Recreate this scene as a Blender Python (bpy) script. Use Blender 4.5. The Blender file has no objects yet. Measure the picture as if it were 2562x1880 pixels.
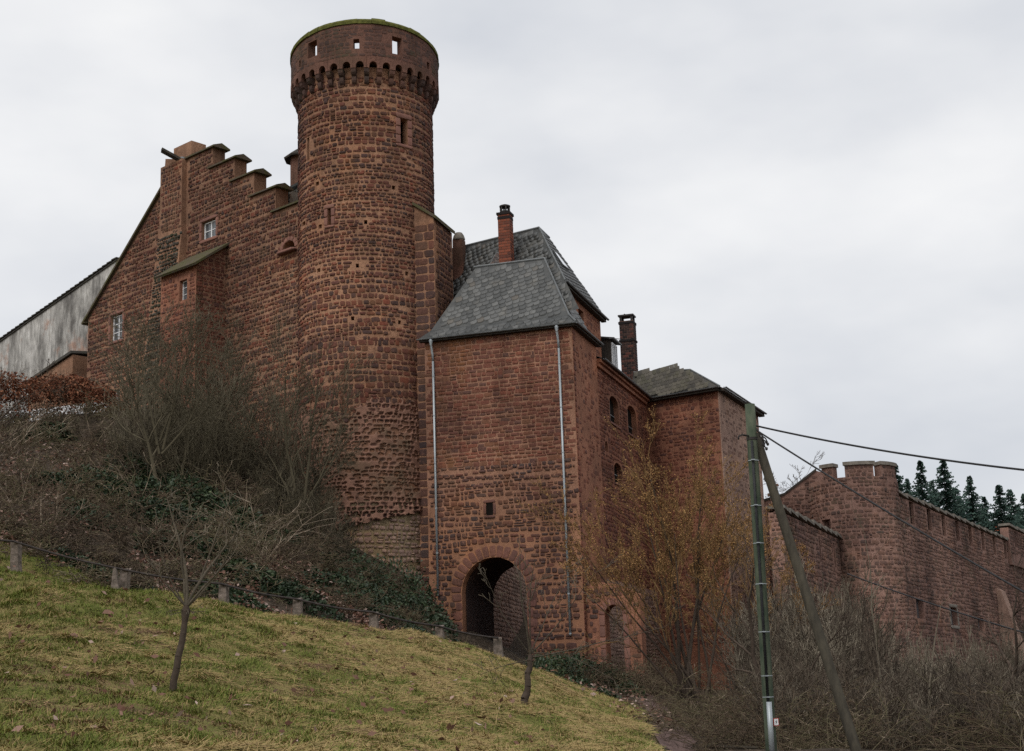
import bpy, math, random
import numpy as np
from mathutils import Vector, Matrix
from mathutils.geometry import tessellate_polygon
R = math.radians
random.seed(7)
rng = np.random.default_rng(7)
scene = bpy.context.scene
COL = scene.collection

# ------------------------------------------------------------------ camera
FPX, PITCH, ROLL = 3600.0, R(12.4), R(1.9)          # focal length in photo pixels (2562 wide)
EYE = Vector((0, 0, 1.65))
_fwd = Vector((0, math.cos(PITCH), math.sin(PITCH)))
_rt0, _up0 = Vector((1, 0, 0)), Vector((0, -math.sin(PITCH), math.cos(PITCH)))
_rt = _rt0 * math.cos(ROLL) - _up0 * math.sin(ROLL)
_up = _rt0 * math.sin(ROLL) + _up0 * math.cos(ROLL)
cd = bpy.data.cameras.new('camera'); cam = bpy.data.objects.new('camera', cd); COL.objects.link(cam)
cd.sensor_width = 36; cd.lens = FPX / 2562 * 36; cd.clip_start = .1; cd.clip_end = 6000
m = Matrix((_rt, _up, -_fwd)).transposed().to_4x4(); m.translation = EYE
cam.matrix_world = m
scene.camera = cam

# ------------------------------------------------------------------ sky, sun, exposure
SUN_EL, SUN_AZ = R(48), R(-150)                     # behind the camera, a little to the left
w = bpy.data.worlds.new('World'); scene.world = w; w.use_nodes = True
nt = w.node_tree; nt.nodes.clear()
def _n(t, **k):
    n = nt.nodes.new(t)
    for a, b in k.items(): setattr(n, a, b)
    return n
out = _n('ShaderNodeOutputWorld'); bg = _n('ShaderNodeBackground'); bg.inputs['Strength'].default_value = .1
sky = _n('ShaderNodeTexSky', sky_type='NISHITA', sun_disc=False, sun_elevation=SUN_EL, sun_rotation=R(150), air_density=1.0, dust_density=2.0)
tc = _n('ShaderNodeTexCoord'); mp = _n('ShaderNodeMapping'); mp.inputs['Scale'].default_value = (1, 1, 2.2)
mp.inputs['Rotation'].default_value = (0, R(12), R(20))
nz = _n('ShaderNodeTexNoise'); nz.inputs['Scale'].default_value = 2.6; nz.inputs['Detail'].default_value = 5; nz.inputs['Roughness'].default_value = .5
rp = _n('ShaderNodeValToRGB')
rp.color_ramp.elements[0].position = .3; rp.color_ramp.elements[0].color = (6.3, 6.6, 7.15, 1)
rp.color_ramp.elements[1].position = .66; rp.color_ramp.elements[1].color = (9.8, 9.8, 9.8, 1)
mx = _n('ShaderNodeMix', data_type='RGBA'); mx.inputs[0].default_value = .93
nt.links.new(tc.outputs['Generated'], mp.inputs[0]); nt.links.new(mp.outputs[0], nz.inputs['Vector'])
nt.links.new(nz.outputs['Fac'], rp.inputs[0]); nt.links.new(sky.outputs[0], mx.inputs[6]); nt.links.new(rp.outputs[0], mx.inputs[7])
nt.links.new(mx.outputs[2], bg.inputs['Color']); nt.links.new(bg.outputs[0], out.inputs[0])
sl = bpy.data.lights.new('sun', 'SUN'); sl.energy = 1.4; sl.angle = R(30); sl.color = (1, .96, .9)
sun = bpy.data.objects.new('sun', sl); COL.objects.link(sun)
_sd = Vector((math.sin(SUN_AZ) * math.cos(SUN_EL), math.cos(SUN_AZ) * math.cos(SUN_EL), math.sin(SUN_EL)))
sun.rotation_euler = _sd.to_track_quat('Z', 'Y').to_euler(); sun.location = (0, -20, 60)
vs = scene.view_settings; vs.view_transform = 'Standard'; vs.look = 'None'; vs.exposure = 0; vs.gamma = 1
scene.cycles.max_bounces = 6; scene.cycles.diffuse_bounces = 3; scene.cycles.use_denoising = False

# ------------------------------------------------------------------ finding places
def ray(px, py):
    a, b = (px - 1281) / FPX, (940 - py) / FPX
    return _fwd + _rt * a + _up * b
def at(px, py, D):
    r = ray(px, py); return EYE + r * (D / r.y)
def at_z(px, py, z):
    r = ray(px, py); return EYE + r * ((z - EYE.z) / r.z)
def on_plane(px, py, p, n):
    r = ray(px, py); return EYE + r * ((p - EYE).dot(n) / r.dot(n))
def pix(p):
    d = Vector(p) - EYE; k = d.dot(_fwd)
    return 1281 + FPX * d.dot(_rt) / k, 940 - FPX * d.dot(_up) / k
class Frame:
    """a vertical wall plane: u runs to the right along it, n points out of it towards the viewer"""
    def __init__(s, o, e):
        s.o = Vector((o[0], o[1], 0)); s.e = Vector((e[0], e[1], 0)).normalized(); s.n = Vector((s.e.y, -s.e.x, 0))
    def w(s, u, z, d=0.0):
        p = s.o + s.e * u + s.n * d; return Vector((p.x, p.y, z))
    def uz(s, px, py, d=0.0):
        p = on_plane(px, py, s.o + s.n * d, s.n); return ((p - s.o).dot(s.e), p.z)
    def off(s, u, d):
        p = s.o + s.e * u + s.n * d; return Frame(p, s.e)
    def side(s, u, d=0.0):
        """plane at right angles, starting at u and running back"""
        p = s.o + s.e * u + s.n * d; return Frame(p, -s.n)

# ------------------------------------------------------------------ objects
def tag(o, label=None, cat=None, group=None, kind=None):
    if label: o['label'] = label
    if cat: o['category'] = cat
    if group: o['group'] = group
    if kind: o['kind'] = kind
    return o
def thing(name, loc, label, cat, group=None):
    o = bpy.data.objects.new(name, None); COL.objects.link(o); o.location = loc; o.empty_display_size = .2; o['kind'] = 'thing'
    return tag(o, label, cat, group)
def put(o, parent):
    """parent o while it keeps its world place (all parents are plain unrotated empties or untransformed meshes)"""
    if parent is not None:
        o.parent = parent
        t = parent.location if parent.type == 'EMPTY' else Vector((0, 0, 0))
        o.matrix_parent_inverse = Matrix.Translation(-t)
    return o
def obj(name, verts, faces, mat, parent=None, smooth=False, attrs=None):
    me = bpy.data.meshes.new(name)
    me.from_pydata([tuple(v) for v in verts], [], faces); me.update()
    if smooth: me.shade_smooth()
    if attrs:
        for k, arr in attrs.items():
            a = me.attributes.new(k, 'FLOAT', 'POINT'); a.data.foreach_set('value', np.asarray(arr, dtype=np.float32))
    me.materials.append(mat)
    o = bpy.data.objects.new(name, me); COL.objects.link(o)
    return put(o, parent)
def np_mesh(name, V, F, mat, tint=None, smooth=False, mats=None, midx=None):
    """V (n,3); F (m,k) all faces with the same corner count, or a list of such arrays"""
    Fs = F if isinstance(F, list) else [F]
    me = bpy.data.meshes.new(name)
    V = np.asarray(V, dtype=np.float32)
    me.vertices.add(len(V)); me.vertices.foreach_set('co', V.ravel())
    tot = np.concatenate([np.full(len(f), f.shape[1], dtype=np.int32) for f in Fs])
    idx = np.concatenate([np.asarray(f, dtype=np.int32).ravel() for f in Fs])
    me.loops.add(len(idx)); me.loops.foreach_set('vertex_index', idx)
    me.polygons.add(len(tot))
    st = np.zeros(len(tot), dtype=np.int32); st[1:] = np.cumsum(tot)[:-1]
    me.polygons.foreach_set('loop_start', st); me.polygons.foreach_set('loop_total', tot)
    me.update(calc_edges=True); me.validate()
    if tint is not None:
        a = me.attributes.new('tint', 'FLOAT', 'POINT'); a.data.foreach_set('value', np.asarray(tint, dtype=np.float32))
    if smooth: me.shade_smooth()
    for q in (mats or [mat]): me.materials.append(q)
    if midx is not None: me.polygons.foreach_set('material_index', np.asarray(midx, dtype=np.int32))
    return me
def np_obj(name, V, F, mat, parent=None, tint=None, smooth=False, **k):
    o = bpy.data.objects.new(name, np_mesh(name, V, F, mat, tint, smooth, **k)); COL.objects.link(o)
    return put(o, parent)
class MB:
    def __init__(s): s.v = []; s.f = []
    def add(s, vs, fs):
        k = len(s.v); s.v += [tuple(v) for v in vs]; s.f += [[i + k for i in f] for f in fs]; return s
    def hexa(s, a):
        """eight corners: bottom ring 0-3, top ring 4-7"""
        return s.add(a, [[3, 2, 1, 0], [4, 5, 6, 7], [0, 1, 5, 4], [1, 2, 6, 5], [2, 3, 7, 6], [3, 0, 4, 7]])
    def box(s, fr, u0, u1, z0, z1, d0, d1):
        return s.hexa([fr.w(u0, z0, d1), fr.w(u1, z0, d1), fr.w(u1, z0, d0), fr.w(u0, z0, d0),
                       fr.w(u0, z1, d1), fr.w(u1, z1, d1), fr.w(u1, z1, d0), fr.w(u0, z1, d0)])
    def prism(s, ring, dz):
        """ring of points, swept by vector dz"""
        n = len(ring); dz = Vector(dz)
        return s.add(list(ring) + [Vector(p) + dz for p in ring],
                     [list(range(n))[::-1], list(range(n, 2 * n))] + [[i, (i + 1) % n, n + (i + 1) % n, n + i] for i in range(n)])
    def tube(s, pts, rad, n=8, cap=True):
        pts = [Vector(p) for p in pts]; rad = rad if isinstance(rad, (list, tuple)) else [rad] * len(pts)
        k = len(s.v); ref = None
        for i, p in enumerate(pts):
            t = (pts[min(i + 1, len(pts) - 1)] - pts[max(i - 1, 0)]).normalized()
            if ref is None: ref = Vector((0, 0, 1)) if abs(t.z) < .9 else Vector((1, 0, 0))
            a = t.cross(ref).normalized(); b = a.cross(t).normalized()
            for j in range(n):
                q = 2 * math.pi * j / n; s.v.append(tuple(p + (a * math.cos(q) + b * math.sin(q)) * rad[i]))
        for i in range(len(pts) - 1):
            for j in range(n):
                s.f.append([k + i * n + j, k + i * n + (j + 1) % n, k + (i + 1) * n + (j + 1) % n, k + (i + 1) * n + j])
        if cap:
            s.f.append([k + j for j in range(n)][::-1]); e = k + (len(pts) - 1) * n; s.f.append([e + j for j in range(n)])
        return s
    def lathe(s, c, prof, n=24, a0=0.0, a1=2 * math.pi):
        k = len(s.v); c = Vector(c); full = abs(a1 - a0 - 2 * math.pi) < 1e-6; m = n if full else n + 1
        for r, z in prof:
            for j in range(m):
                q = a0 + (a1 - a0) * j / n; s.v.append((c.x + r * math.cos(q), c.y + r * math.sin(q), c.z + z))
        for i in range(len(prof) - 1):
            for j in range(n):
                j2 = (j + 1) % m
                s.f.append([k + i * m + j, k + i * m + j2, k + (i + 1) * m + j2, k + (i + 1) * m + j])
        return s
    def build(s, name, mat, parent=None, smooth=False): return obj(name, s.v, s.f, mat, parent, smooth)

# ------------------------------------------------------------------ materials
class Mat:
    def __init__(s, name, rough=.9, spec=.2, metal=0.0):
        s.m = bpy.data.materials.new(name); s.m.use_nodes = True; s.nt = s.m.node_tree
        s.b = s.nt.nodes['Principled BSDF']; s.b.inputs['Roughness'].default_value = rough
        s.b.inputs['Specular IOR Level'].default_value = spec; s.b.inputs['Metallic'].default_value = metal
        s._pos = None
    def n(s, t, **k):
        q = s.nt.nodes.new(t)
        for a, b in k.items(): setattr(q, a, b)
        return q
    def L(s, a, b): s.nt.links.new(a, b)
    def pos(s, scale=(1, 1, 1)):
        g = s.n('ShaderNodeNewGeometry'); mp = s.n('ShaderNodeMapping'); mp.inputs['Scale'].default_value = scale
        s.L(g.outputs['Position'], mp.inputs[0]); return mp.outputs[0]
    def noise(s, scale, detail=3, rough=.6, stretch=(1, 1, 1)):
        q = s.n('ShaderNodeTexNoise'); q.inputs['Scale'].default_value = scale; q.inputs['Detail'].default_value = detail
        q.inputs['Roughness'].default_value = rough; s.L(s.pos(stretch), q.inputs['Vector']); return q.outputs['Fac']
    def ramp(s, fac, stops, mode='LINEAR'):
        q = s.n('ShaderNodeValToRGB'); cr = q.color_ramp; cr.interpolation = mode
        while len(cr.elements) < len(stops): cr.elements.new(.5)
        for el, (p, c) in zip(cr.elements, stops): el.position = p; el.color = (*c, 1) if not isinstance(c, (int, float)) else (c, c, c, 1)
        s.L(fac, q.inputs[0]); return q.outputs[0]
    def mix(s, fac, a, b, mode='MIX'):
        q = s.n('ShaderNodeMix', data_type='RGBA', blend_type=mode)
        for i, x in ((0, fac), (6, a), (7, b)):
            if isinstance(x, (int, float)): q.inputs[i].default_value = x
            elif isinstance(x, (tuple, list)): q.inputs[i].default_value = (*x, 1)
            else: s.L(x, q.inputs[i])
        return q.outputs[2]
    def math(s, op, a, b=0.0):
        q = s.n('ShaderNodeMath', operation=op)
        for i, x in ((0, a), (1, b)):
            if isinstance(x, (int, float)): q.inputs[i].default_value = x
            else: s.L(x, q.inputs[i])
        return q.outputs[0]
    def tint(s):
        a = s.n('ShaderNodeAttribute', attribute_type='GEOMETRY', attribute_name='tint')
        b = s.n('ShaderNodeAttribute', attribute_type='OBJECT', attribute_name='tint')
        return s.math('ADD', a.outputs['Fac'], b.outputs['Fac'])
    def attr(s, name):
        return s.n('ShaderNodeAttribute', attribute_type='GEOMETRY', attribute_name=name).outputs['Fac']
    def z(s):
        g = s.n('ShaderNodeNewGeometry'); q = s.n('ShaderNodeSeparateXYZ'); s.L(g.outputs['Position'], q.inputs[0]); return q.outputs[2]
    def nz(s):
        g = s.n('ShaderNodeNewGeometry'); q = s.n('ShaderNodeSeparateXYZ'); s.L(g.outputs['Normal'], q.inputs[0]); return q.outputs[2]
    def col(s, c):
        if isinstance(c, (tuple, list)): s.b.inputs['Base Color'].default_value = (*c, 1)
        else: s.L(c, s.b.inputs['Base Color'])
        return s
    def bump(s, h, strength=.5, dist=.02):
        q = s.n('ShaderNodeBump'); q.inputs['Strength'].default_value = strength; q.inputs['Distance'].default_value = dist
        s.L(h, q.inputs['Height']); s.L(q.outputs[0], s.b.inputs['Normal']); return s
    def noisy(s, c0, c1, scale, detail=4, stretch=(1, 1, 1), bump=.4, dist=.02, lo=.3, hi=.7):
        f = s.noise(scale, detail, .6, stretch); s.col(s.ramp(f, [(lo, c0), (hi, c1)]))
        if bump: s.bump(f, bump, dist)
        return s.m
M = {}
def stone_mat(name, cols, dirt=(.05, .04, .035), dirt_amt=.5, ochre=None, moss=None, smear=(.33, .165, .112), smear_amt=.6):
    q = Mat(name, .92, .15)
    st = [(i / (len(cols) - 1), c) for i, c in enumerate(cols)]
    c = q.ramp(q.tint(), st)
    c = q.mix(.55, c, q.ramp(q.noise(9, 4, .65), [(.25, (.3, .3, .3)), (.75, (.72, .70, .68))]), 'OVERLAY')
    d = q.ramp(q.noise(.42, 4, .62), [(.5, 0.0), (.68, 1.0)])
    c = q.mix(q.math('MULTIPLY', d, dirt_amt), c, dirt)
    if ochre:
        o = q.ramp(q.noise(.6, 4, .6, (1, 1, .35)), [(.55, 0.0), (.7, 1.0)])
        c = q.mix(q.math('MULTIPLY', o, .5), c, ochre)
    if moss:
        o = q.ramp(q.noise(.9, 5, .65), [(.52, 0.0), (.66, 1.0)])
        c = q.mix(q.math('MULTIPLY', o, .55), c, moss)
    sm = q.ramp(q.noise(5.5, 5, .7), [(.56, 0.0), (.66, 1.0)])
    c = q.mix(q.math('MULTIPLY', sm, smear_amt), c, smear)
    z1 = q.ramp(q.noise(.16, 4, .6), [(.42, 0.0), (.6, 1.0)]); c = q.mix(q.math('MULTIPLY', z1, .75), c, (.56, .55, .58), 'MULTIPLY')
    z2 = q.ramp(q.noise(1.4, 4, .62, (1, 1, .1)), [(.54, 0.0), (.7, 1.0)]); c = q.mix(q.math('MULTIPLY', z2, .6), c, (.5, .5, .5), 'MULTIPLY')
    z3 = q.ramp(q.noise(.33, 4, .62), [(.56, 0.0), (.7, 1.0)]); c = q.mix(q.math('MULTIPLY', z3, .5), c, (1.35, 1.2, 1.0), 'MULTIPLY')
    q.col(c); q.bump(q.noise(22, 4, .7), .7, .03)
    M[name] = q.m
def mortar_mat(name, c0, c1, low=None, zsplit=None, dirt=.5):
    q = Mat(name, .95, .1)
    c = q.ramp(q.noise(3.2, 6, .7), [(.3, c0), (.7, c1)])
    c = q.mix(q.ramp(q.noise(11, 4, .7), [(.5, 0.0), (.66, .75)]), c, tuple(x * .5 for x in c0))
    if low:
        f = q.math('ADD', q.z(), q.math('MULTIPLY', q.noise(.7, 3), 3.0))
        k = q.ramp(q.math('MULTIPLY', q.math('SUBTRACT', f, zsplit), .5), [(0.0, 1.0), (1.0, 0.0)])
        c = q.mix(k, c, low)
    d = q.ramp(q.noise(.42, 4, .62), [(.48, 0.0), (.7, 1.0)])
    c = q.mix(q.math('MULTIPLY', d, dirt), c, (.10, .065, .045))
    z1 = q.ramp(q.noise(.16, 4, .6), [(.42, 0.0), (.6, 1.0)]); c = q.mix(q.math('MULTIPLY', z1, .75), c, (.56, .55, .58), 'MULTIPLY')
    z2 = q.ramp(q.noise(1.4, 4, .62, (1, 1, .1)), [(.54, 0.0), (.7, 1.0)]); c = q.mix(q.math('MULTIPLY', z2, .6), c, (.5, .5, .5), 'MULTIPLY')
    z3 = q.ramp(q.noise(.33, 4, .62), [(.56, 0.0), (.7, 1.0)]); c = q.mix(q.math('MULTIPLY', z3, .5), c, (1.35, 1.2, 1.0), 'MULTIPLY')
    q.col(c); q.bump(q.noise(14, 5, .7), .8, .04)
    M[name] = q.m
RED = [(.085, .045, .038), (.165, .068, .048), (.12, .055, .045), (.2, .075, .05), (.095, .06, .055), (.17, .085, .052), (.225, .075, .048), (.11, .06, .048), (.07, .046, .042)]
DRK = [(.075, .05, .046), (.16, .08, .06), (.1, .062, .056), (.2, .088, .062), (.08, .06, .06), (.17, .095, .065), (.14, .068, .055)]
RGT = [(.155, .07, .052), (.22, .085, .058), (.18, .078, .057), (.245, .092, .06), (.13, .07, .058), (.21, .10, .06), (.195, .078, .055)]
stone_mat('tower stone', RED, ochre=(.26, .12, .045))
stone_mat('gable stone', RED, moss=(.13, .1, .06), dirt_amt=.55)
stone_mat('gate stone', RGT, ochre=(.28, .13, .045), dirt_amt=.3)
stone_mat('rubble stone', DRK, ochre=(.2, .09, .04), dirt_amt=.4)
stone_mat('range stone', [(.17, .07, .05), (.26, .10, .065), (.2, .08, .055), (.13, .065, .055), (.24, .09, .055)], dirt_amt=.35)
stone_mat('dark mossy stone', [(.035, .032, .03), (.08, .07, .06), (.05, .045, .035), (.14, .13, .11), (.045, .05, .03)], moss=(.05, .06, .02))
stone_mat('pale stone', [(.26, .18, .145), (.34, .23, .18), (.22, .16, .13), (.3, .2, .165), (.4, .28, .22)], dirt_amt=.3)
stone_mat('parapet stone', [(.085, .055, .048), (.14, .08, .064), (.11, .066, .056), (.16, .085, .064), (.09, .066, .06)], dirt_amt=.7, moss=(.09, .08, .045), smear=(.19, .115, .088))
stone_mat('curtain stone', [(.15, .095, .075), (.23, .13, .10), (.12, .085, .076), (.2, .115, .088), (.28, .17, .13), (.17, .105, .09)], dirt_amt=.7, moss=(.12, .105, .07))
stone_mat('arch stone', [(.16, .085, .07), (.24, .115, .088), (.19, .095, .078), (.26, .125, .092)], dirt_amt=.5, smear_amt=.35)
mortar_mat('tower mortar', (.34, .18, .112), (.49, .275, .172))
mortar_mat('gable mortar', (.31, .17, .108), (.44, .255, .165))
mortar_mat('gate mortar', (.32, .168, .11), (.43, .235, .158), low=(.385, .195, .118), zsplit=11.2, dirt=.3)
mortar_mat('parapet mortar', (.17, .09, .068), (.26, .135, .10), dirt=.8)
mortar_mat('range plaster', (.31, .142, .09), (.42, .195, .125), dirt=.4)
mortar_mat('pale mortar', (.36, .235, .18), (.48, .32, .25), dirt=.3)
mortar_mat('curtain mortar', (.31, .185, .145), (.44, .27, .215), dirt=.7)
mortar_mat('footing mortar', (.24, .18, .105), (.36, .275, .17), dirt=.8)
q = Mat('roof slate', .55, .45); c = q.ramp(q.tint(), [(0, (.055, .058, .058)), (.5, (.088, .091, .091)), (.9, (.135, .137, .134)), (1, (.11, .098, .084))])
c = q.mix(.5, c, q.ramp(q.noise(6, 4), [(.3, (.35, .35, .35)), (.75, (.65, .65, .65))]), 'OVERLAY')
c = q.mix(q.math('MULTIPLY', q.ramp(q.noise(1.3, 4), [(.55, 0.0), (.7, 1.0)]), .5), c, (.15, .14, .12)); q.col(c); q.bump(q.noise(18, 3), .3, .01); M['slate'] = q.m
q = Mat('old roof slate', .75, .3); c = q.ramp(q.tint(), [(0, (.07, .065, .058)), (.4, (.115, .105, .09)), (.75, (.16, .145, .12)), (1, (.10, .095, .07))])
c = q.mix(q.math('MULTIPLY', q.ramp(q.noise(1.6, 5), [(.5, 0.0), (.68, 1.0)]), .4), c, (.11, .105, .06)); q.col(c); q.bump(q.noise(18, 3), .4, .01); M['old slate'] = q.m
q = Mat('moss', .95, .1); q.noisy((.055, .06, .018), (.16, .16, .045), 5, bump=1.0, dist=.06); M['moss'] = q.m
q = Mat('mossy coping stone', .95, .1); c = q.ramp(q.noise(2.5, 5), [(.35, (.11, .085, .07)), (.6, (.09, .085, .04)), (.75, (.07, .08, .025))]); q.col(c); q.bump(q.noise(15, 4), .7, .03); M['coping'] = q.m
q = Mat('pale coping stone', .92, .15); q.noisy((.12, .108, .09), (.28, .25, .215), 3.2, bump=.7, dist=.03); M['pale coping'] = q.m
q = Mat('dressed sandstone', .92, .15); c = q.ramp(q.tint(), [(0, (.2, .10, .08)), (1, (.29, .145, .11))])
c = q.mix(q.math('MULTIPLY', q.ramp(q.noise(1.6, 4), [(.45, 0.0), (.7, 1.0)]), .5), c, (.14, .085, .07)); q.col(c); q.bump(q.noise(20, 4), .5, .02); M['dressed'] = q.m
q = Mat('stained white plaster', .9, .2); c = q.ramp(q.noise(.55, 6, .62, (1, 1, .55)), [(.36, (.16, .15, .14)), (.52, (.4, .385, .36)), (.68, (.58, .56, .53))])
c = q.mix(q.ramp(q.noise(.35, 4), [(.58, 0.0), (.66, 1.0)]), c, (.36, .24, .19)); c = q.mix(.8, c, q.ramp(q.noise(3.5, 7, .75, (1, 1, .3)), [(.35, (.25, .25, .25)), (.65, (.7, .7, .7))]), 'OVERLAY'); c = q.mix(q.ramp(q.noise(2.2, 5, .7, (1, 1, .06)), [(.55, 0.0), (.68, .7)]), c, (.12, .115, .11)); q.col(c); q.bump(q.noise(9, 5), .6, .03); M['white plaster'] = q.m
q = Mat('grey plaster', .9, .2); M['grey plaster'] = q.noisy((.2, .19, .17), (.34, .32, .29), 1.5)
q = Mat('window glass', .08, .6); q.noisy((.05, .06, .07), (.12, .13, .14), 1.2, bump=.05); M['glass'] = q.m
q = Mat('white paint', .5, .4); M['white paint'] = q.noisy((.66, .67, .69), (.8, .8, .8), 4, bump=.1)
q = Mat('dark timber', .85, .2); M['dark timber'] = q.noisy((.028, .026, .024), (.075, .062, .05), 6, stretch=(1, 1, .2))
q = Mat('zinc', .45, .5, .35); M['zinc'] = q.noisy((.30, .33, .35), (.44, .48, .50), 3, stretch=(1, 1, .4), bump=.1)
q = Mat('lead', .6, .5, .2); M['lead'] = q.noisy((.12, .13, .135), (.2, .21, .215), 4, bump=.2)
q = Mat('soot brick', .9, .2); c = q.ramp(q.tint(), [(0, (.11, .045, .035)), (.5, (.2, .065, .04)), (1, (.27, .085, .05))]); q.col(c); q.bump(q.noise(20), .5, .02); M['brick'] = q.m
q = Mat('sooty brick', .9, .2); c = q.ramp(q.tint(), [(0, (.022, .018, .018)), (.7, (.06, .038, .034)), (1, (.13, .05, .04))]); q.col(c); q.bump(q.noise(20), .5, .02); M['dark brick'] = q.m
q = Mat('brick joint', .95, .1); M['joint'] = q.noisy((.13, .075, .06), (.2, .12, .09), 8)
q = Mat('iron', .7, .4, .3); M['iron'] = q.noisy((.02, .02, .022), (.06, .05, .045), 9)
q = Mat('black cable', .6, .3); M['cable'] = q.noisy((.012, .012, .014), (.03, .03, .032), 20, bump=.1)
q = Mat('interior dark', .95, .05); M['interior shade'] = q.noisy((.008, .007, .006), (.018, .014, .012), 3)  # near-black colour paints the shade inside openings
q = Mat('terracotta', .85, .2); M['terracotta'] = q.noisy((.36, .085, .04), (.46, .13, .07), 5)
q = Mat('fence rock', .92, .2); M['post'] = q.noisy((.09, .075, .06), (.25, .2, .17), 6, bump=1.0, dist=.06)
q = Mat('rusty rail', .8, .3, .3); M['rail'] = q.noisy((.03, .026, .026), (.08, .065, .058), 7, bump=.4)
def bark(name, c0, c1, sc=9): q = Mat(name, .95, .1); M[name] = q.noisy(c0, c1, sc, stretch=(1, 1, .3), bump=.7, dist=.02)
bark('pole wood', (.04, .06, .042), (.12, .135, .095), 7)
bark('brace wood', (.04, .036, .03), (.10, .088, .066), 7)

# ------------------------------------------------------------------ masonry: pieces with their own edges and depth
def _ring(k, sq, jit, rnd):
    """irregular rounded rectangle, unit size"""
    pts = []
    for i in range(k):
        a = 2 * math.pi * (i + .5) / k + rnd.uniform(-.1, .1)
        c, s = math.cos(a), math.sin(a)
        e = 2.0 / sq
        x = .5 * math.copysign(abs(c) ** e, c); y = .5 * math.copysign(abs(s) ** e, s)
        pts.append((x * (1 + rnd.uniform(-jit, jit * .3)), y * (1 + rnd.uniform(-jit, jit * .3))))
    return pts
def stone_variants(n, sq, jit, inset, seed, k=8):
    rnd = random.Random(seed); vs = []
    for _ in range(n):
        r = _ring(k, sq, jit, rnd); v = [(x, y, -.6) for x, y in r]
        v += [(x * .985, y * .985, rnd.uniform(.45, .75)) for x, y in r]
        f = inset
        tx, ty = rnd.uniform(-.22, .22), rnd.uniform(-.25, .1)
        v += [(x * f, y * f, 1 + tx * x + ty * y + rnd.uniform(-.1, .1)) for x, y in r]
        vs.append(np.array(v, dtype=np.float32))
    q = [[j * k + i, j * k + (i + 1) % k, (j + 1) * k + (i + 1) % k, (j + 1) * k + i] for j in (0, 1) for i in range(k)]
    return vs, np.array(q, dtype=np.int32), np.array([[2 * k + i for i in range(k)]], dtype=np.int32)
KIT = {'rubble': stone_variants(18, 5.0, .17, .80, 3), 'ashlar': stone_variants(10, 9.0, .05, .88, 5), 'brick': stone_variants(4, 14.0, .03, .92, 8)}
def _slates(seed):
    rnd = random.Random(seed); vs = []
    for _ in range(8):
        r = [(-.52, .62), (.5, .62), (.52, -.2), (.40, -.44), (.12, -.54), (-.42, -.5)]
        r = [(x + rnd.uniform(-.03, .03), y + rnd.uniform(-.03, .03)) for x, y in r]
        v = [(x, y, -.55 - .45 * (y > 0)) for x, y in r] + [(x, y, (.5 - y) * .95 + rnd.uniform(-.02, .02)) for x, y in r]
        vs.append(np.array(v, dtype=np.float32))
    k = 6
    return vs, np.array([[i, (i + 1) % k, k + (i + 1) % k, k + i] for i in range(k)][::1], dtype=np.int32), np.array([[k + i for i in range(k)]], dtype=np.int32)
KIT['slate'] = _slates(4)
_kit_mesh = {}
def kit_mesh(kit, i, mat):
    key = (kit, i, mat.name)
    if key not in _kit_mesh:
        vs, q, g = KIT[kit]
        # order of faces as in np_mesh
        _kit_mesh[key] = np_mesh(kit + ' piece', vs[i], [q[:, ::-1] if False else q, g], mat)
    return _kit_mesh[key]
def visible_size(C, N, w, h):
    d = EYE - C; L = d.length; c = N.dot(d) / L
    if c <= .02: return 0
    x, y = pix(C)
    if not (-10 < x < 2572 and -10 < y < 1890): return 0
    return w * h * c / (L * L)
def emit(parent, pieces, kit, mat, name, mass_name, limit=300):
    """the largest pieces in view as objects of their own, the rest joined"""
    if not pieces: return
    nv = len(KIT[kit][0])
    order = sorted(range(len(pieces)), key=lambda i: -visible_size(pieces[i][0], pieces[i][3], pieces[i][4], pieces[i][5]))
    for i in order[:limit]:
        C, E, V, N, w, h, d, t = pieces[i]
        o = bpy.data.objects.new(name, kit_mesh(kit, random.randrange(nv), mat)); COL.objects.link(o)
        mt = Matrix((E * w, V * h, N * d)).transposed().to_4x4(); mt.translation = C
        put(o, parent); o.matrix_basis = mt; o['tint'] = float(t)
    rest = [pieces[i] for i in order[limit:]]
    if rest:
        vs, q, g = KIT[kit]; k = len(vs[0]); VV, QQ, GG, TT = [], [], [], []
        for j, (C, E, V, N, w, h, d, t) in enumerate(rest):
            v = vs[random.randrange(nv)]
            A = np.array([E * w, V * h, N * d], dtype=np.float32)
            VV.append(v @ A + np.array(C, dtype=np.float32)); QQ.append(q + j * k); GG.append(g + j * k); TT.append(np.full(k, t))
        o = np_obj(mass_name, np.concatenate(VV), [np.concatenate(QQ), np.concatenate(GG)], mat, parent, np.concatenate(TT))
        o['kind'] = 'stuff'
UPV = Vector((0, 0, 1))
def pip(u, z, poly):
    c = False; j = len(poly) - 1
    for i in range(len(poly)):
        (xi, yi), (xj, yj) = poly[i], poly[j]
        if (yi > z) != (yj > z) and u < (xj - xi) * (z - yi) / (yj - yi) + xi: c = not c
        j = i
    return c
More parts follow.
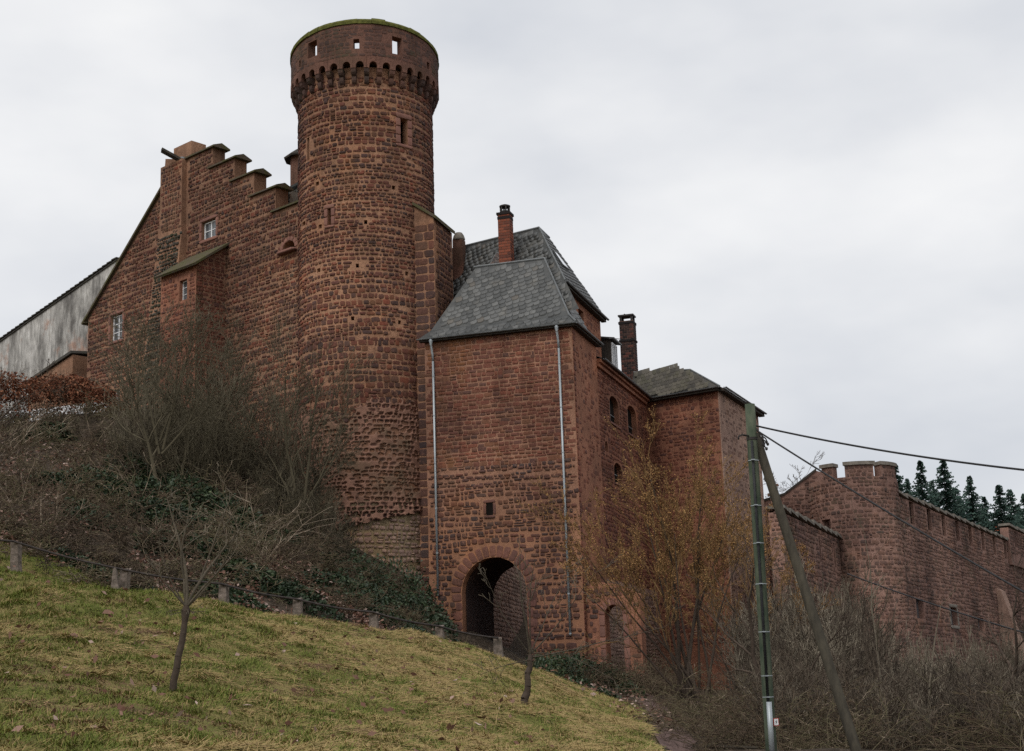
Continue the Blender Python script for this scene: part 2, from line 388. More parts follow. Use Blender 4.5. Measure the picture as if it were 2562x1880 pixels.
def courses(u0, u1, z0, z1, hr, wr, gap=.035, seed=1, split=.15, wave=.03, drop=0.0):
    rnd = random.Random(seed); z = z0; out = []; hr = (hr[0] * .93, hr[1] * .96); wr = (wr[0] * .8, wr[1] * .8); split *= .5
    while z < z1:
        h = rnd.uniform(*hr); ph = rnd.uniform(0, 6); u = u0 - rnd.uniform(0, wr[1])
        while u < u1:
            w = rnd.uniform(*wr) * rnd.choice((.6, .85, 1, 1, 1.3)); uc = u + w / 2
            zc = z + h / 2 + wave * math.sin(uc * .9 + ph) + rnd.uniform(-.03, .03)
            if rnd.random() >= drop:
                if rnd.random() < split and h > .2:
                    f = rnd.uniform(.4, .6)
                    out.append((uc, z + h * f / 2 + wave * math.sin(uc * .9 + ph), w - gap, h * f - gap))
                    out.append((uc, z + h * (f + 1) / 2 + wave * math.sin(uc * .9 + ph), w - gap, h * (1 - f) - gap))
                else:
                    out.append((uc, zc, w - gap * rnd.uniform(.5, 1.6), h * rnd.uniform(.84, 1.06) - gap * .8))
            u += w
        z += h
    return [c for c in out if c[2] > .05 and c[3] > .04]
def keep(cells, outline, holes=(), pad=.06):
    res = []
    for u, z, w, h in cells:
        a, b = w / 2 * .9, h / 2 * .9
        if not all(pip(x, y, outline) for x, y in ((u - a, z - b), (u + a, z - b), (u + a, z + b), (u - a, z + b))): continue
        bad = False
        for hp in holes:
            us = [p[0] for p in hp]; zs = [p[1] for p in hp]
            if u + a > min(us) - pad and u - a < max(us) + pad and z + b > min(zs) - pad and z - b < max(zs) + pad:
                if len(hp) <= 4 or any(pip(x, y, hp) for x, y in ((u - a - pad, z - b - pad), (u + a + pad, z - b - pad), (u + a + pad, z + b + pad), (u - a - pad, z + b + pad), (u, z))): bad = True; break
        if not bad: res.append((u, z, w, h))
    return res
def on_frame(fr, cells, dr=(.035, .075), seed=3):
    rnd = random.Random(seed)
    return [(fr.w(u, z, 0), fr.e, (UPV + fr.e * rnd.uniform(-.12, .12)), fr.n, w, h, rnd.uniform(*dr), rnd.random()) for u, z, w, h in cells]
def wall_poly(name, fr, outline, holes, thick, mat, parent, hole_depth=None, back=True):
    """flat wall with openings that have real reveals"""
    rings = [outline] + list(holes); vs, fs = [], []
    flat = [p for r in rings for p in r]
    tris = tessellate_polygon([[Vector((p[0], p[1], 0)) for p in r] for r in rings])
    vs += [fr.w(u, z, 0) for u, z in flat]; fs += [list(t) for t in tris]
    n = len(flat)
    if back: vs += [fr.w(u, z, -thick) for u, z in flat]; fs += [[n + i for i in t] for t in tris]
    k0 = 0
    for ri, r in enumerate(rings):
        dep = thick if (ri == 0 or hole_depth is None) else hole_depth
        b = len(vs); vs += [fr.w(u, z, 0) for u, z in r] + [fr.w(u, z, -dep) for u, z in r]; m = len(r)
        fs += [[b + i, b + (i + 1) % m, b + m + (i + 1) % m, b + m + i] for i in range(m)]
    return obj(name, vs, fs, mat, parent)
def rect(u0, u1, z0, z1): return [(u0, z0), (u1, z0), (u1, z1), (u0, z1)]
def arch(u0, u1, z0, zs, rise=None, n=12):
    r = (u1 - u0) / 2; c = (u0 + u1) / 2; rise = rise or r
    return [(u0, z0), (u1, z0)] + [(c + r * math.cos(math.pi * i / n), zs + rise * math.sin(math.pi * i / n)) for i in range(n + 1)]
def voussoirs(fr, u0, u1, zs, rise, wid, n, dr=(.03, .06)):
    r = (u1 - u0) / 2; c = (u0 + u1) / 2; res = []
    for i in range(n):
        a = math.pi * (i + .5) / n; x, y = c + (r + wid / 2) * math.cos(a), zs + (rise + wid / 2) * math.sin(a)
        V = fr.e * math.cos(a) + UPV * math.sin(a); E = fr.e * math.sin(a) - UPV * math.cos(a)
        res.append((fr.w(x, y, 0), E, V, fr.n, math.pi * (r + wid * .4) / n * .93, wid * random.uniform(.92, 1.02), random.uniform(*dr), random.random()))
    return res
def surround(fr, u0, u1, z0, z1, t=.16, d=.05, sill=True):
    res = []
    for u in (u0 - t / 2, u1 + t / 2):
        n = max(1, round((z1 - z0) / .55)); h = (z1 - z0) / n
        for i in range(n): res.append((fr.w(u, z0 + h * (i + .5)), fr.e, UPV, fr.n, t * .96, h * .96, d, random.random()))
    res.append((fr.w((u0 + u1) / 2, z1 + t / 2), fr.e, UPV, fr.n, u1 - u0 + 2 * t, t * .96, d, random.random()))
    if sill: res.append((fr.w((u0 + u1) / 2, z0 - t / 2), fr.e, UPV, fr.n, u1 - u0 + 2 * t, t * .96, d + .03, random.random()))
    return res
def casement(parent, fr, u0, u1, z0, z1, d=-.14, cols=2, rows=2, t=.055, mat='white paint'):
    """window part with frame and glazing bars in real depth; each pane its own piece"""
    b = MB(); b.box(fr, u0, u1, z0, z0 + t, d, d + .07).box(fr, u0, u1, z1 - t, z1, d, d + .07)
    b.box(fr, u0, u0 + t, z0 + t, z1 - t, d, d + .07).box(fr, u1 - t, u1, z0 + t, z1 - t, d, d + .07)
    for i in range(1, cols):
        u = u0 + (u1 - u0) * i / cols; b.box(fr, u - t * .6, u + t * .6, z0 + t, z1 - t, d + .002, d + .066)
    for i in range(1, rows):
        z = z0 + (z1 - z0) * i / rows; b.box(fr, u0 + t, u1 - t, z - t * .3, z + t * .3, d + .01, d + .05)
    wn = b.build('window', M[mat], parent)
    for i in range(cols):
        for j in range(rows):
            a0, a1 = u0 + (u1 - u0) * i / cols + .02, u0 + (u1 - u0) * (i + 1) / cols - .02
            c0, c1 = z0 + (z1 - z0) * j / rows + .02, z0 + (z1 - z0) * (j + 1) / rows - .02
            tl = random.uniform(-.004, .004)
            obj('pane', [fr.w(a0, c0, d + .02 + tl), fr.w(a1, c0, d + .02 - tl), fr.w(a1, c1, d + .022 - tl), fr.w(a0, c1, d + .022 + tl)], [[0, 1, 2, 3]], M['glass'], wn)
    return wn
def ring_wall(name, T, Ro, Ri, z0, z1, wins, mat, parent, step=5.0, taper=0.0):
    """round wall with openings cut through its thickness; wins = (a0, a1, z0, z1) in degrees, 0 facing the camera"""
    T = Vector((T.x, T.y, 0)); fw = (T - Vector((EYE.x, EYE.y, 0))).normalized(); rt = Vector((fw.y, -fw.x, 0))
    As = sorted(set([i * step for i in range(-int(180 / step), int(180 / step))] + [a for wv in wins for a in wv[:2]]))
    Zs = sorted(set([z0, z1] + list(np.linspace(z0, z1, max(2, int((z1 - z0) / 1.0)))) + [z for wv in wins for z in wv[2:]]))
    def P(a, z, r):
        a = R(a); return T + (rt * math.sin(a) - fw * math.cos(a)) * r + Vector((0, 0, z))
    b = MB(); n = len(As)
    vo = [[P(a, z, Ro + taper * (z1 - z)) for a in As] for z in Zs]; vi = [[P(a, z, Ri) for a in As] for z in Zs]
    b.v = [tuple(p) for r in vo for p in r] + [tuple(p) for r in vi for p in r]; O = len(Zs) * n
    def hole(a, z):
        return any(wv[0] - 1e-6 <= a < wv[1] - 1e-6 and wv[2] - 1e-6 <= z < wv[3] - 1e-6 for wv in wins)
    for k in range(len(Zs) - 1):
        for i in range(n):
            i2 = (i + 1) % n
            if hole(As[i], Zs[k]): continue
            b.f.append([k * n + i, k * n + i2, (k + 1) * n + i2, (k + 1) * n + i])
            b.f.append([O + k * n + i2, O + k * n + i, O + (k + 1) * n + i, O + (k + 1) * n + i2])
    for k in (0, len(Zs) - 1):
        for i in range(n):
            i2 = (i + 1) % n; q = [k * n + i, k * n + i2, O + k * n + i2, O + k * n + i]; b.f.append(q if k else q[::-1])
    for a0, a1, w0, w1 in wins:
        aa = [a for a in As if a0 - 1e-6 <= a <= a1 + 1e-6]; zz = [z for z in Zs if w0 - 1e-6 <= z <= w1 + 1e-6]
        rr = lambda z: Ro + taper * (z1 - z)
        for z, s in ((w0, 1), (w1, -1)):
            for x, y in zip(aa, aa[1:]): b.add([P(x, z, rr(z)), P(y, z, rr(z)), P(y, z, Ri), P(x, z, Ri)], [[0, 1, 2, 3][::s]])
        for a, s in ((a0, -1), (a1, 1)):
            for x, y in zip(zz, zz[1:]): b.add([P(a, x, rr(x)), P(a, y, rr(y)), P(a, y, Ri), P(a, x, Ri)], [[0, 1, 2, 3][::s]])
    return b.build(name, mat, parent)
class Round:
    """the face of a round tower: u = arc length to the right of the line of sight"""
    def __init__(s, T, r):
        s.T = Vector((T.x, T.y, 0)); s.r = r; s.fw = (s.T - Vector((EYE.x, EYE.y, 0))).normalized(); s.rt = Vector((s.fw.y, -s.fw.x, 0))
    def n(s, a): return s.rt * math.sin(a) - s.fw * math.cos(a)
    def e(s, a): return s.rt * math.cos(a) + s.fw * math.sin(a)
    def p(s, a, z, d=0.0): q = s.T + s.n(a) * (s.r + d); return Vector((q.x, q.y, z))
    def az(s, px, py, d=0.0):
        r = ray(px, py); o = EYE - s.T; rr = s.r + d
        A = r.x ** 2 + r.y ** 2; B = 2 * (o.x * r.x + o.y * r.y); C = o.x ** 2 + o.y ** 2 - rr * rr
        D = max(B * B - 4 * A * C, 0); t = (-B - math.sqrt(D)) / (2 * A); h = EYE + r * t; v = h - s.T
        return math.atan2(v.dot(s.rt), -v.dot(s.fw)), h.z
    def pieces(s, cells, dr=(.035, .075), seed=3, d0=0.0):
        rnd = random.Random(seed); res = []
        for u, z, w, h in cells:
            a = u / s.r; res.append((s.p(a, z, d0 - w * w / (8 * s.r) * .7), s.e(a), UPV + s.e(a) * rnd.uniform(-.12, .12), s.n(a), w, h, rnd.uniform(*dr), rnd.random()))
        return res
def slates(o, E, V, N, poly, hw=(.24, .3), tilt=0.0, seed=2, d=.016):
    """slates on a roof plane; poly in (u, v) along E and V from o; courses tilted in the plane"""
    rnd = random.Random(seed); c, s = math.cos(tilt), math.sin(tilt)
    E2, V2 = E * c + V * s, V * c - E * s
    rot = lambda u, v: (u * c + v * s, v * c - u * s)
    P = [rot(*p) for p in poly]; us = [p[0] for p in P]; vs = [p[1] for p in P]; res = []; v = min(vs); k = 0
    while v < max(vs):
        u = min(us) - rnd.uniform(0, hw[0]) - hw[0] * .5 * (k % 2)
        while u < max(us):
            wd = hw[0] * rnd.uniform(.85, 1.15)
            if sum(pip(u + wd * fx, v + hw[1] * fy, P) for fx, fy in ((.04, .1), (.96, .1), (.04, .95), (.96, .95))) >= 4:
                res.append((o + E2 * (u + wd / 2) + V2 * (v + hw[1] / 2), E2, V2, N, wd * .985, hw[1] * rnd.uniform(1.04, 1.1), d * rnd.uniform(.95, 1.08), rnd.random()))
            u += wd
        v += hw[1] * .86; k += 1
    return res
def roof_plane(pts):
    """E along first edge (eave), V up the slope, N outward"""
    o = Vector(pts[0]); E = (Vector(pts[1]) - o).normalized(); N = E.cross(Vector(pts[-1]) - o).normalized()
    V = N.cross(E); return o, E, V, N, [((Vector(p) - o).dot(E), (Vector(p) - o).dot(V)) for p in pts]
def roof_slab(mb, pts, t=.09):
    """closed slab under a roof plane; pts counter-clockwise seen from outside"""
    o, E, V, N, _ = roof_plane(pts)
    return mb.prism([Vector(p) - N * t for p in pts], N * t)

# ================================================================== the castle
S_DIR = Vector((math.sin(R(17.5)), math.cos(R(17.5)), 0)); E_DIR = Vector((S_DIR.y, -S_DIR.x, 0))
FR = at(1442, 1100, 72)                                    # front right corner of the gatehouse
_fl = on_plane(1067, 1100, FR, -S_DIR)
WG = (FR - _fl).dot(E_DIR)
G = Frame(_fl, E_DIR)                                      # gatehouse front
GS = Frame(FR, S_DIR)                                      # its right flank
DG = 4.9
# ------------------------------------------------------------------ round tower
T = at(919, 700, 78); TR = Round(T, 3.83); PR = Round(T, 4.25)
tower = thing('round_tower', (T.x, T.y, 7), 'tall round red sandstone tower with overhanging corbelled parapet', 'tower')
ZC = TR.az(919, 181)[1]; ZA = PR.az(919, 168)[1]; ZT = PR.az(919, 60)[1]
def degwin(rd, x0, x1, y0, y1):
    a0, z1 = rd.az(x0, y0); a1, z0 = rd.az(x1, y1); m = rd.az((x0 + x1) / 2, y0)[1], rd.az((x0 + x1) / 2, y1)[1]
    return (math.degrees(a0), math.degrees(a1), m[1], m[0])
slits = [degwin(TR, 1001, 1020, 298, 362), degwin(TR, 820, 829, 522, 564), degwin(TR, 768, 774, 345, 402)]
putlogs = [degwin(TR, x - 4, x + 4, y - 5, y + 5) for x, y in ((794, 460), (985, 470), (915, 556), (801, 567), (894, 665), (797, 677), (1018, 685), (882, 797), (1000, 807), (760, 560), (1040, 590))]
ring_wall('shaft', T, 3.83, 3.4, 4.0, ZC + .3, slits + putlogs, M['tower mortar'], tower)
pw = [degwin(PR, 771, 793, 99, 141), degwin(PR, 884, 899, 98, 122), degwin(PR, 981, 1006, 92, 136), degwin(PR, 1068, 1075, 153, 172), degwin(PR, 748, 752, 147, 166)]
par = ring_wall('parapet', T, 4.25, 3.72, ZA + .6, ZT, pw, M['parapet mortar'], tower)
def dip(a, z): return z - .55 * (1 - math.cos(a)) * max(0, (z - ZA - .6) / (ZT - ZA - .6))     # the rim falls away from the front
for v in par.data.vertices:
    d_ = v.co - TR.T; v.co.z = dip(math.atan2(d_.dot(TR.rt), -d_.dot(TR.fw)), v.co.z)
b = MB(); b.lathe((T.x, T.y, ZA + .48), [(0, 0), (4.1, 0), (4.1, .11), (0, .11)], 48); b.build('tower_floor', M['tower mortar'], tower)
# rim stones with moss: separate blocks round the top
NB = 34
for i in range(NB):
    a = 2 * math.pi * i / NB; da = 2 * math.pi / NB * .985; ht = random.uniform(.3, .36); b = MB(); r0, r1 = 3.66, 4.33 + random.uniform(-.03, .03)
    prof = [(r0, 0), (r1, 0), (r1, ht * .55), (r1 - .12, ht), (r0 + .1, ht)]
    ring = [[TR.T + TR.n(a + s * da / 2) * r + Vector((0, 0, dip(a + s * da / 2, ZT) + .003 + z + random.uniform(0, .02))) for r, z in prof] for s in (-1, 0, 1)]
    k = len(prof); vs = [p for q in ring for p in q]
    fs = [[j * k + i2, (j + 1) * k + i2, (j + 1) * k + (i2 + 1) % k, j * k + (i2 + 1) % k] for j in (0, 1) for i2 in range(k)] + [list(range(k)), list(range(2 * k, 3 * k))[::-1]]
    obj('rim_stone', vs, fs, M['moss'], tower)
# corbels and the little arches between them
NC = 36
def corbel_mesh():
    b = MB(); fr = Frame((0, 0), (1, 0))
    def lobe(d1, z0, z1, w):
        pr = [(0, z0)] + [(d1 * math.sin(math.pi / 2 * i / 4), z0 + (z1 - z0) * .75 * (1 - math.cos(math.pi / 2 * i / 4))) for i in range(1, 5)] + [(d1, z1), (0, z1)]
        b.prism([fr.w(-w / 2, z, d - .1 * (i in (0, len(pr) - 1))) for i, (d, z) in enumerate(pr)], fr.e * w)
    lobe(.22, -.85, -.45, .25); lobe(.41, -.447, 0, .27)
    me = bpy.data.meshes.new('corbel'); me.from_pydata(b.v, [], b.f); me.update(); me.materials.append(M['parapet stone']); return me
def archlet_mesh(wd):
    """lintel block over a machicolation slot with a round arch and a small keyhole cut in its foot"""
    fr = Frame((0, 0), (1, 0)); r = wd * .3
    o = [(-wd / 2, -.02), (-r, -.02)] + [(-r * math.cos(math.pi * i / 8), .12 + r * 1.15 * math.sin(math.pi * i / 8)) for i in range(9)] + [(r, -.02), (wd / 2, -.02), (wd / 2, .62), (-wd / 2, .62)]
    n = len(o); vs = [fr.w(u, z, .02) for u, z in o] + [fr.w(u, z, -.2) for u, z in o]
    tr = tessellate_polygon([[Vector((u, z, 0)) for u, z in o]])
    fs = [list(t) for t in tr] + [[n + i for i in t] for t in tr] + [[i, (i + 1) % n, n + (i + 1) % n, n + i] for i in range(n)]
    me = bpy.data.meshes.new('arch_block'); me.from_pydata([tuple(v) for v in vs], [], fs); me.update(); me.materials.append(M['parapet mortar']); return me
cm, am = corbel_mesh(), archlet_mesh(2 * math.pi * 4.25 / NC * .99)
for i in range(NC):
    a = 2 * math.pi * (i + .12) / NC
    for nm, me, rd, aa, z in (('corbel', cm, TR, a, ZA), ('arch_block', am, PR, a + math.pi / NC, ZA - .02)):
        o = bpy.data.objects.new(nm, me); COL.objects.link(o); put(o, tower); o['tint'] = random.random()
        mt = Matrix((rd.e(aa), -rd.n(aa), UPV)).transposed().to_4x4(); mt.translation = rd.p(aa, z); o.matrix_basis = mt
# keyhole stones above each arch: dark little holes are real sockets
# shaft stones
ZE = TR.az(919, 985)[1]
hole_uz = [[(R(a0) * 3.83, z0), (R(a1) * 3.83, z0), (R(a1) * 3.83, z1), (R(a0) * 3.83, z1)] for a0, a1, z0, z1 in slits + putlogs]
box = rect(-6.7, 6.7, ZE - 1.6, ZC - .05)
z = ZE; cells = []
for k, (f0, f1, hr, wr, sp) in enumerate(((0, .16, (.26, .42), (.34, .62), .1), (.16, .42, (.2, .34), (.28, .56), .2), (.42, .7, (.17, .28), (.26, .5), .1), (.7, 1, (.19, .32), (.3, .62), .15))):
    z0, z1 = ZE + (ZC - ZE) * f0, ZE + (ZC - ZE) * f1
    cells += courses(-6.7, 6.7, z0, z1 - .1, hr, wr, .045, 11 + k, sp, .05, .02)
cells += courses(-6.7, 6.7, ZE - 1.5, ZE - .02, (.24, .4), (.32, .6), .045, 19, .2, .04, .02)
cells = keep(cells, box, hole_uz, .07)
tp = TR.pieces(cells, (.025, .06))
pc = keep(courses(-7.4, 7.4, ZA + .64, ZT - .04, (.2, .34), (.3, .7), .03, 31, .1, .01), rect(-7.4, 7.4, ZA + .3, ZT), [[(R(a0) * 4.25, z0), (R(a1) * 4.25, z0), (R(a1) * 4.25, z1), (R(a0) * 4.25, z1)] for a0, a1, z0, z1 in pw])
pp = [(Vector((C.x, C.y, dip(c_[0] / 4.25, c_[1]))), *rest) for c_, (C, *rest) in zip(pc, PR.pieces(pc, (.006, .02), 5))]
emit(tower, tp, 'rubble', M['tower stone'], 'stone', 'stonework', 300)
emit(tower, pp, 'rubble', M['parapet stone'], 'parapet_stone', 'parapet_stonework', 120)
dp = []
for (a0, a1, z0, z1), t in zip(slits[:2], (.3, .22)):
    rd = TR if t > .2 else PR
    for a, sg in ((R(a0), -1), (R(a1), 1)):
        n = max(1, round((z1 - z0) / .6)); h = (z1 - z0) / n
        for i in range(n): aa = a + sg * t / 2 / rd.r; dp.append((rd.p(aa, z0 + h * (i + .5)), rd.e(aa), UPV, rd.n(aa), t, h * .96, .07, random.random()))
    aa = R(a0 + a1) / 2; dp.append((rd.p(aa, z1 + t / 2, -.01), rd.e(aa), UPV, rd.n(aa), R(a1 - a0) * rd.r + 2 * t, t, .08, random.random()))
    dp.append((rd.p(aa, z0 - t / 3, -.01), rd.e(aa), UPV, rd.n(aa), R(a1 - a0) * rd.r + 2 * t, t * .6, .08, random.random()))
emit(tower, dp, 'ashlar', M['dressed'], 'dressed_stone', 'dressed_stonework')
# wind-eaten foot of the shaft: joints stand proud, stones are hollowed into pockets
ZB = 7.2
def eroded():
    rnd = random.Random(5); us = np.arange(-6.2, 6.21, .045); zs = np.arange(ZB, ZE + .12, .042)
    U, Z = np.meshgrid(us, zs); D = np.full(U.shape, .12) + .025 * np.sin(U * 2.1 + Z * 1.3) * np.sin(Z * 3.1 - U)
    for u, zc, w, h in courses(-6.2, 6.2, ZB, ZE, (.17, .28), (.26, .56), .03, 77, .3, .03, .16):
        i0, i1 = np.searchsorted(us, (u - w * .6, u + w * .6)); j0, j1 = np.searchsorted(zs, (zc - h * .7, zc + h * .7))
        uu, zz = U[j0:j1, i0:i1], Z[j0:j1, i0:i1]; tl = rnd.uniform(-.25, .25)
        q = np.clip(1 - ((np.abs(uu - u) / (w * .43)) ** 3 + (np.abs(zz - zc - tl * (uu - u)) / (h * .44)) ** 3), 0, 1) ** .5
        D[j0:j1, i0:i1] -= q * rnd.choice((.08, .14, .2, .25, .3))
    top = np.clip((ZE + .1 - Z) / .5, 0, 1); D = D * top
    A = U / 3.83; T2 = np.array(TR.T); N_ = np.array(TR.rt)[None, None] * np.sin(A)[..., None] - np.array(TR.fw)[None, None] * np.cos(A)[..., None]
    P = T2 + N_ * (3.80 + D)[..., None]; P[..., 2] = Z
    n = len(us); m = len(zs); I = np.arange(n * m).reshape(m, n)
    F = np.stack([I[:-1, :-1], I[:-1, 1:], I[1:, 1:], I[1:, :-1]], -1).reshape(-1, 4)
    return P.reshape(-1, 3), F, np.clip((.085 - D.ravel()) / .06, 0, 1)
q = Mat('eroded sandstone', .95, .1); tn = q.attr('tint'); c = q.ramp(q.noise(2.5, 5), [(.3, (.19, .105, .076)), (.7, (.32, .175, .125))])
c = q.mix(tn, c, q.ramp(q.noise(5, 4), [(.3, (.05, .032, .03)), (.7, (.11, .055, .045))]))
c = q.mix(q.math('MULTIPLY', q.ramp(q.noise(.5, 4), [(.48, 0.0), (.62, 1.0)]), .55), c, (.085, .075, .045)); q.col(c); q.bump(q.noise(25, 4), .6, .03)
eV, eF, eT = eroded()
_fa, _fz = TR.az(866, 1322); _ga, _gz = TR.az(1062, 1279)
def foot_z(a): return _fz + (_gz - _fz) * min(max((a - _fa) / (_ga - _fa), -2), 1.05) ** 1.0 if a > _fa else _fz - (_fa - a) * 1.5
_c = eV[eF].mean(1); _d = _c[:, :2] - np.array(TR.T)[:2]; _a = np.arctan2(_d @ np.array(TR.rt)[:2], -(_d @ np.array(TR.fw)[:2]))
eF = eF[_c[:, 2] > np.array([foot_z(a) + .05 * math.sin(a * 40) for a in _a])]
_c = eV[eF].mean(1); _d = _c[:, :2] - np.array(TR.T)[:2]; _a = np.arctan2(_d @ np.array(TR.rt)[:2], -(_d @ np.array(TR.fw)[:2]))
eF = eF[_c[:, 2] < ZE - .62 + .4 * np.sin(_a * 4 + .5) + .22 * np.sin(_a * 11 + 1) + .12 * np.sin(_a * 31) + .08 * np.sin(_a * 67 + 2)]
_k = np.clip(1.2 - (eV[:, 2] - np.array([foot_z(a) for a in np.arctan2((eV[:, :2] - np.array(TR.T)[:2]) @ np.array(TR.rt)[:2], -((eV[:, :2] - np.array(TR.T)[:2]) @ np.array(TR.fw)[:2]))])), 0, 1.2)
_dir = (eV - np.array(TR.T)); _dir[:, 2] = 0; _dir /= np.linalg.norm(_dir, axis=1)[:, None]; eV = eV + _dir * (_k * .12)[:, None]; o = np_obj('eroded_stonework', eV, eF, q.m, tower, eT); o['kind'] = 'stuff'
b = MB(); b.lathe((T.x, T.y, 0), [(3.835, 3.9), (3.835, 11.6)], 60); o = b.build('footing', M['footing mortar'], tower, True)
fc = keep(courses(-3, 6.2, 4, 11.4, (.18, .32), (.26, .6), .05, 101, .2, .05, .12), rect(-3, 6.2, 4, 11.4)); fc = [c for c in fc if c[1] + c[3] / 2 < foot_z(c[0] / 3.83) - .05]
emit(tower, TR.pieces(fc, (.035, .09), 8), 'rubble', M['pale stone'], 'footing_stone', 'footing_stonework', 60)
# buttress between tower and gatehouse
BT = Frame(G.w(0, 0, -.8), E_DIR); bu0, _ = BT.uz(1040, 800); bu1, _ = BT.uz(1088, 700)
zl = BT.uz(1044, 515)[1]; zr = BT.uz(1088, 545)[1]
b = MB(); b.prism([BT.w(bu0 - 1.2, 5, 0), BT.w(bu1, 5, 0), BT.w(bu1, zr, 0), BT.w(bu0, zl, 0), BT.w(bu0 - 1.2, zl, 0)], -BT.n * 2.9); b.build('buttress', M['tower mortar'], tower)
sl_ = (zr - zl) / (bu1 - bu0); b = MB()
b.prism([BT.w(bu0 - .5, zl - sl_ * .5 + .03, .15), BT.w(bu1 + .18, zr + sl_ * .18 + .03, .15), BT.w(bu1 + .18, zr + sl_ * .18 + .22, .15), BT.w(bu0 - .5, zl - sl_ * .5 + .22, .15)], -BT.n * 3.1); b.build('buttress_cap', M['coping'], tower)
zq = 6.0; bp = []
while zq < zr - .3:
    h = random.uniform(.32, .55); a = random.choice((.35, .6))
    bp.append((BT.w(bu1 - a / 2, zq + h / 2), BT.e, UPV, BT.n, a, h * .95, .04, random.random()))
    bp.append((BT.w(bu0 + (bu1 - bu0 - a) / 2, zq + h / 2), BT.e, UPV, BT.n, bu1 - bu0 - a - .04, h * .9, .03, random.random()))
    zq += h
BS = BT.side(bu1); bp += on_frame(BS, keep(courses(0, 2.9, 14, zr, (.22, .36), (.35, .7), .05, 41), rect(0.05, 2.85, 14, zr - .1)), (.02, .045))
emit(tower, bp, 'rubble', M['rubble stone'], 'buttress_stone', 'buttress_stonework', 120)

# ------------------------------------------------------------------ gatehouse
gate = thing('gatehouse', G.w(WG / 2, 1.6), 'red sandstone gatehouse with arched gateway and steep slate hipped roof', 'gatehouse')
ZG0 = 1.0; ZG1 = G.uz(1435, 812)[1]
a0, _ = G.uz(1156, 1500); a1, _ = G.uz(1318, 1500); ztop = G.uz(1238, 1394)[1]; ar = (a1 - a0) / 2
gate_arch = arch(a0, a1, ZG0 + .02, ztop - ar, ar)
sw0 = G.uz(1217, 1290); sw1 = G.uz(1233, 1258); slit = rect(sw0[0], sw1[0], sw0[1], sw1[1])
gout = rect(0, WG, ZG0, ZG1); ZMID = G.uz(1250, 1165)[1]
wall_poly('front_wall', G, gout, [gate_arch], DG, M['gate mortar'], gate)
lin = arch(a0 + .03, a1 - .03, ZG0 + .03, ztop - ar, ar - .03); b = MB(); n_ = len(lin); b.add([G.w(u, z_, d_) for d_ in (-.55, -DG - .02) for u, z_ in lin], [[i, (i + 1) % n_, n_ + (i + 1) % n_, n_ + i] for i in range(n_)]); b.build('vault', M['rubble stone'], gate)
b = MB(); b.box(G, sw0[0], sw1[0], sw0[1], sw1[1], -.02, .012); b.build('slit_window', M['interior shade'], gate)  # no opening cut: dark panel painted as the shade in the slit
cells = keep(courses(0, WG, ZG0, ZMID, (.18, .36), (.26, .66), .052, 51, .25, .07, .02), gout, [gate_arch, slit], .12)
# keep the voussoir ring free
cu = (a0 + a1) / 2; zsp = ztop - ar
cells = [c for c in cells if not (c[1] > zsp - .3 and math.hypot(c[0] - cu, c[1] - zsp) < ar + .74)]
lowp = on_frame(G, cells, (.02, .06), 4)
upp = on_frame(G, keep(courses(0, WG, ZMID + .02, ZG1, (.17, .28), (.3, .7), .034, 52, .1, .03), gout, [slit], .1), (.012, .03), 6)
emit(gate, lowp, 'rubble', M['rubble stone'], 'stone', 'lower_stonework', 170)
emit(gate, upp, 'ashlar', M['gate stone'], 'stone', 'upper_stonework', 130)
vp = voussoirs(G, a0, a1, zsp, ar, .64, 17, (.03, .06))
zq = ZG0
while zq < zsp - .15:
    h = random.uniform(.4, .62); h = min(h, zsp - zq)
    for u, sg in ((a0, -1), (a1, 1)):
        wd = random.choice((.35, .55)); vp.append((G.w(u + sg * wd / 2, zq + h / 2), G.e, UPV, G.n, wd, h * .95, .045, random.random()))
    zq += h
vp += surround(G, sw0[0], sw1[0], sw0[1], sw1[1], .16, .05)
emit(gate, vp, 'rubble', M['arch stone'], 'arch_stone', 'arch_stonework')
# plastered right flank with quoins
b = MB(); b.box(GS, .002, DG, ZG0, ZG1 - .002, .0, .018); b.build('side_wall', M['range plaster'], gate)
qp = []; zq = ZG0
while zq < ZG1 - .3:
    h = random.uniform(.22, .36); L = random.choice((.3, .55)); qp.append((GS.w(L / 2, zq + h / 2, .02), GS.e, UPV, GS.n, L, h * .9, .03, random.random())); zq += h
qp += [p for p in on_frame(GS.off(0, .015), keep(courses(.6, DG, ZG0, ZG1, (.2, .34), (.3, .6), .06, 55, .1, .03, .62), rect(.5, DG - .1, ZG0, ZG1 - .5)), (.01, .03))]
emit(gate, qp, 'rubble', M['range stone'], 'quoin', 'side_stonework', 60)
# roof: steep hips with a short ridge
ov = .32; ZR = at(1362, 650, 74.6).z; td = 2.5
rl = on_plane(1190, 668, G.w(0, 0, -td), G.n); rr_ = on_plane(1362, 650, G.w(0, 0, -td), G.n)
ul, ur = (rl - G.o).dot(G.e), (rr_ - G.o).dot(G.e); print('gate ridge', ul, ur, rl.z, rr_.z, WG, ZG1)
ZR = (rl.z + rr_.z) / 2
e0, e1, e2, e3 = G.w(-.25, ZG1 + .03, ov), G.w(WG + ov, ZG1 + .03, ov), G.w(WG + ov, ZG1 + .03, -DG - .1), G.w(-.25, ZG1 + .03, -DG - .1)
def flare(a, b_, f=.22, s=.09):
    """kick the eave outwards: returns the point where the slope breaks"""
    p = a.lerp(b_, f); p.z -= (b_.z - a.z) * s; return p
r0, r1 = G.w(ul, ZR, -td), G.w(ur, ZR, -td)
k0, k1, k2, k3 = flare(e0, r0), flare(e1, r1), flare(e2, r1), flare(e3, r0)
b = MB()
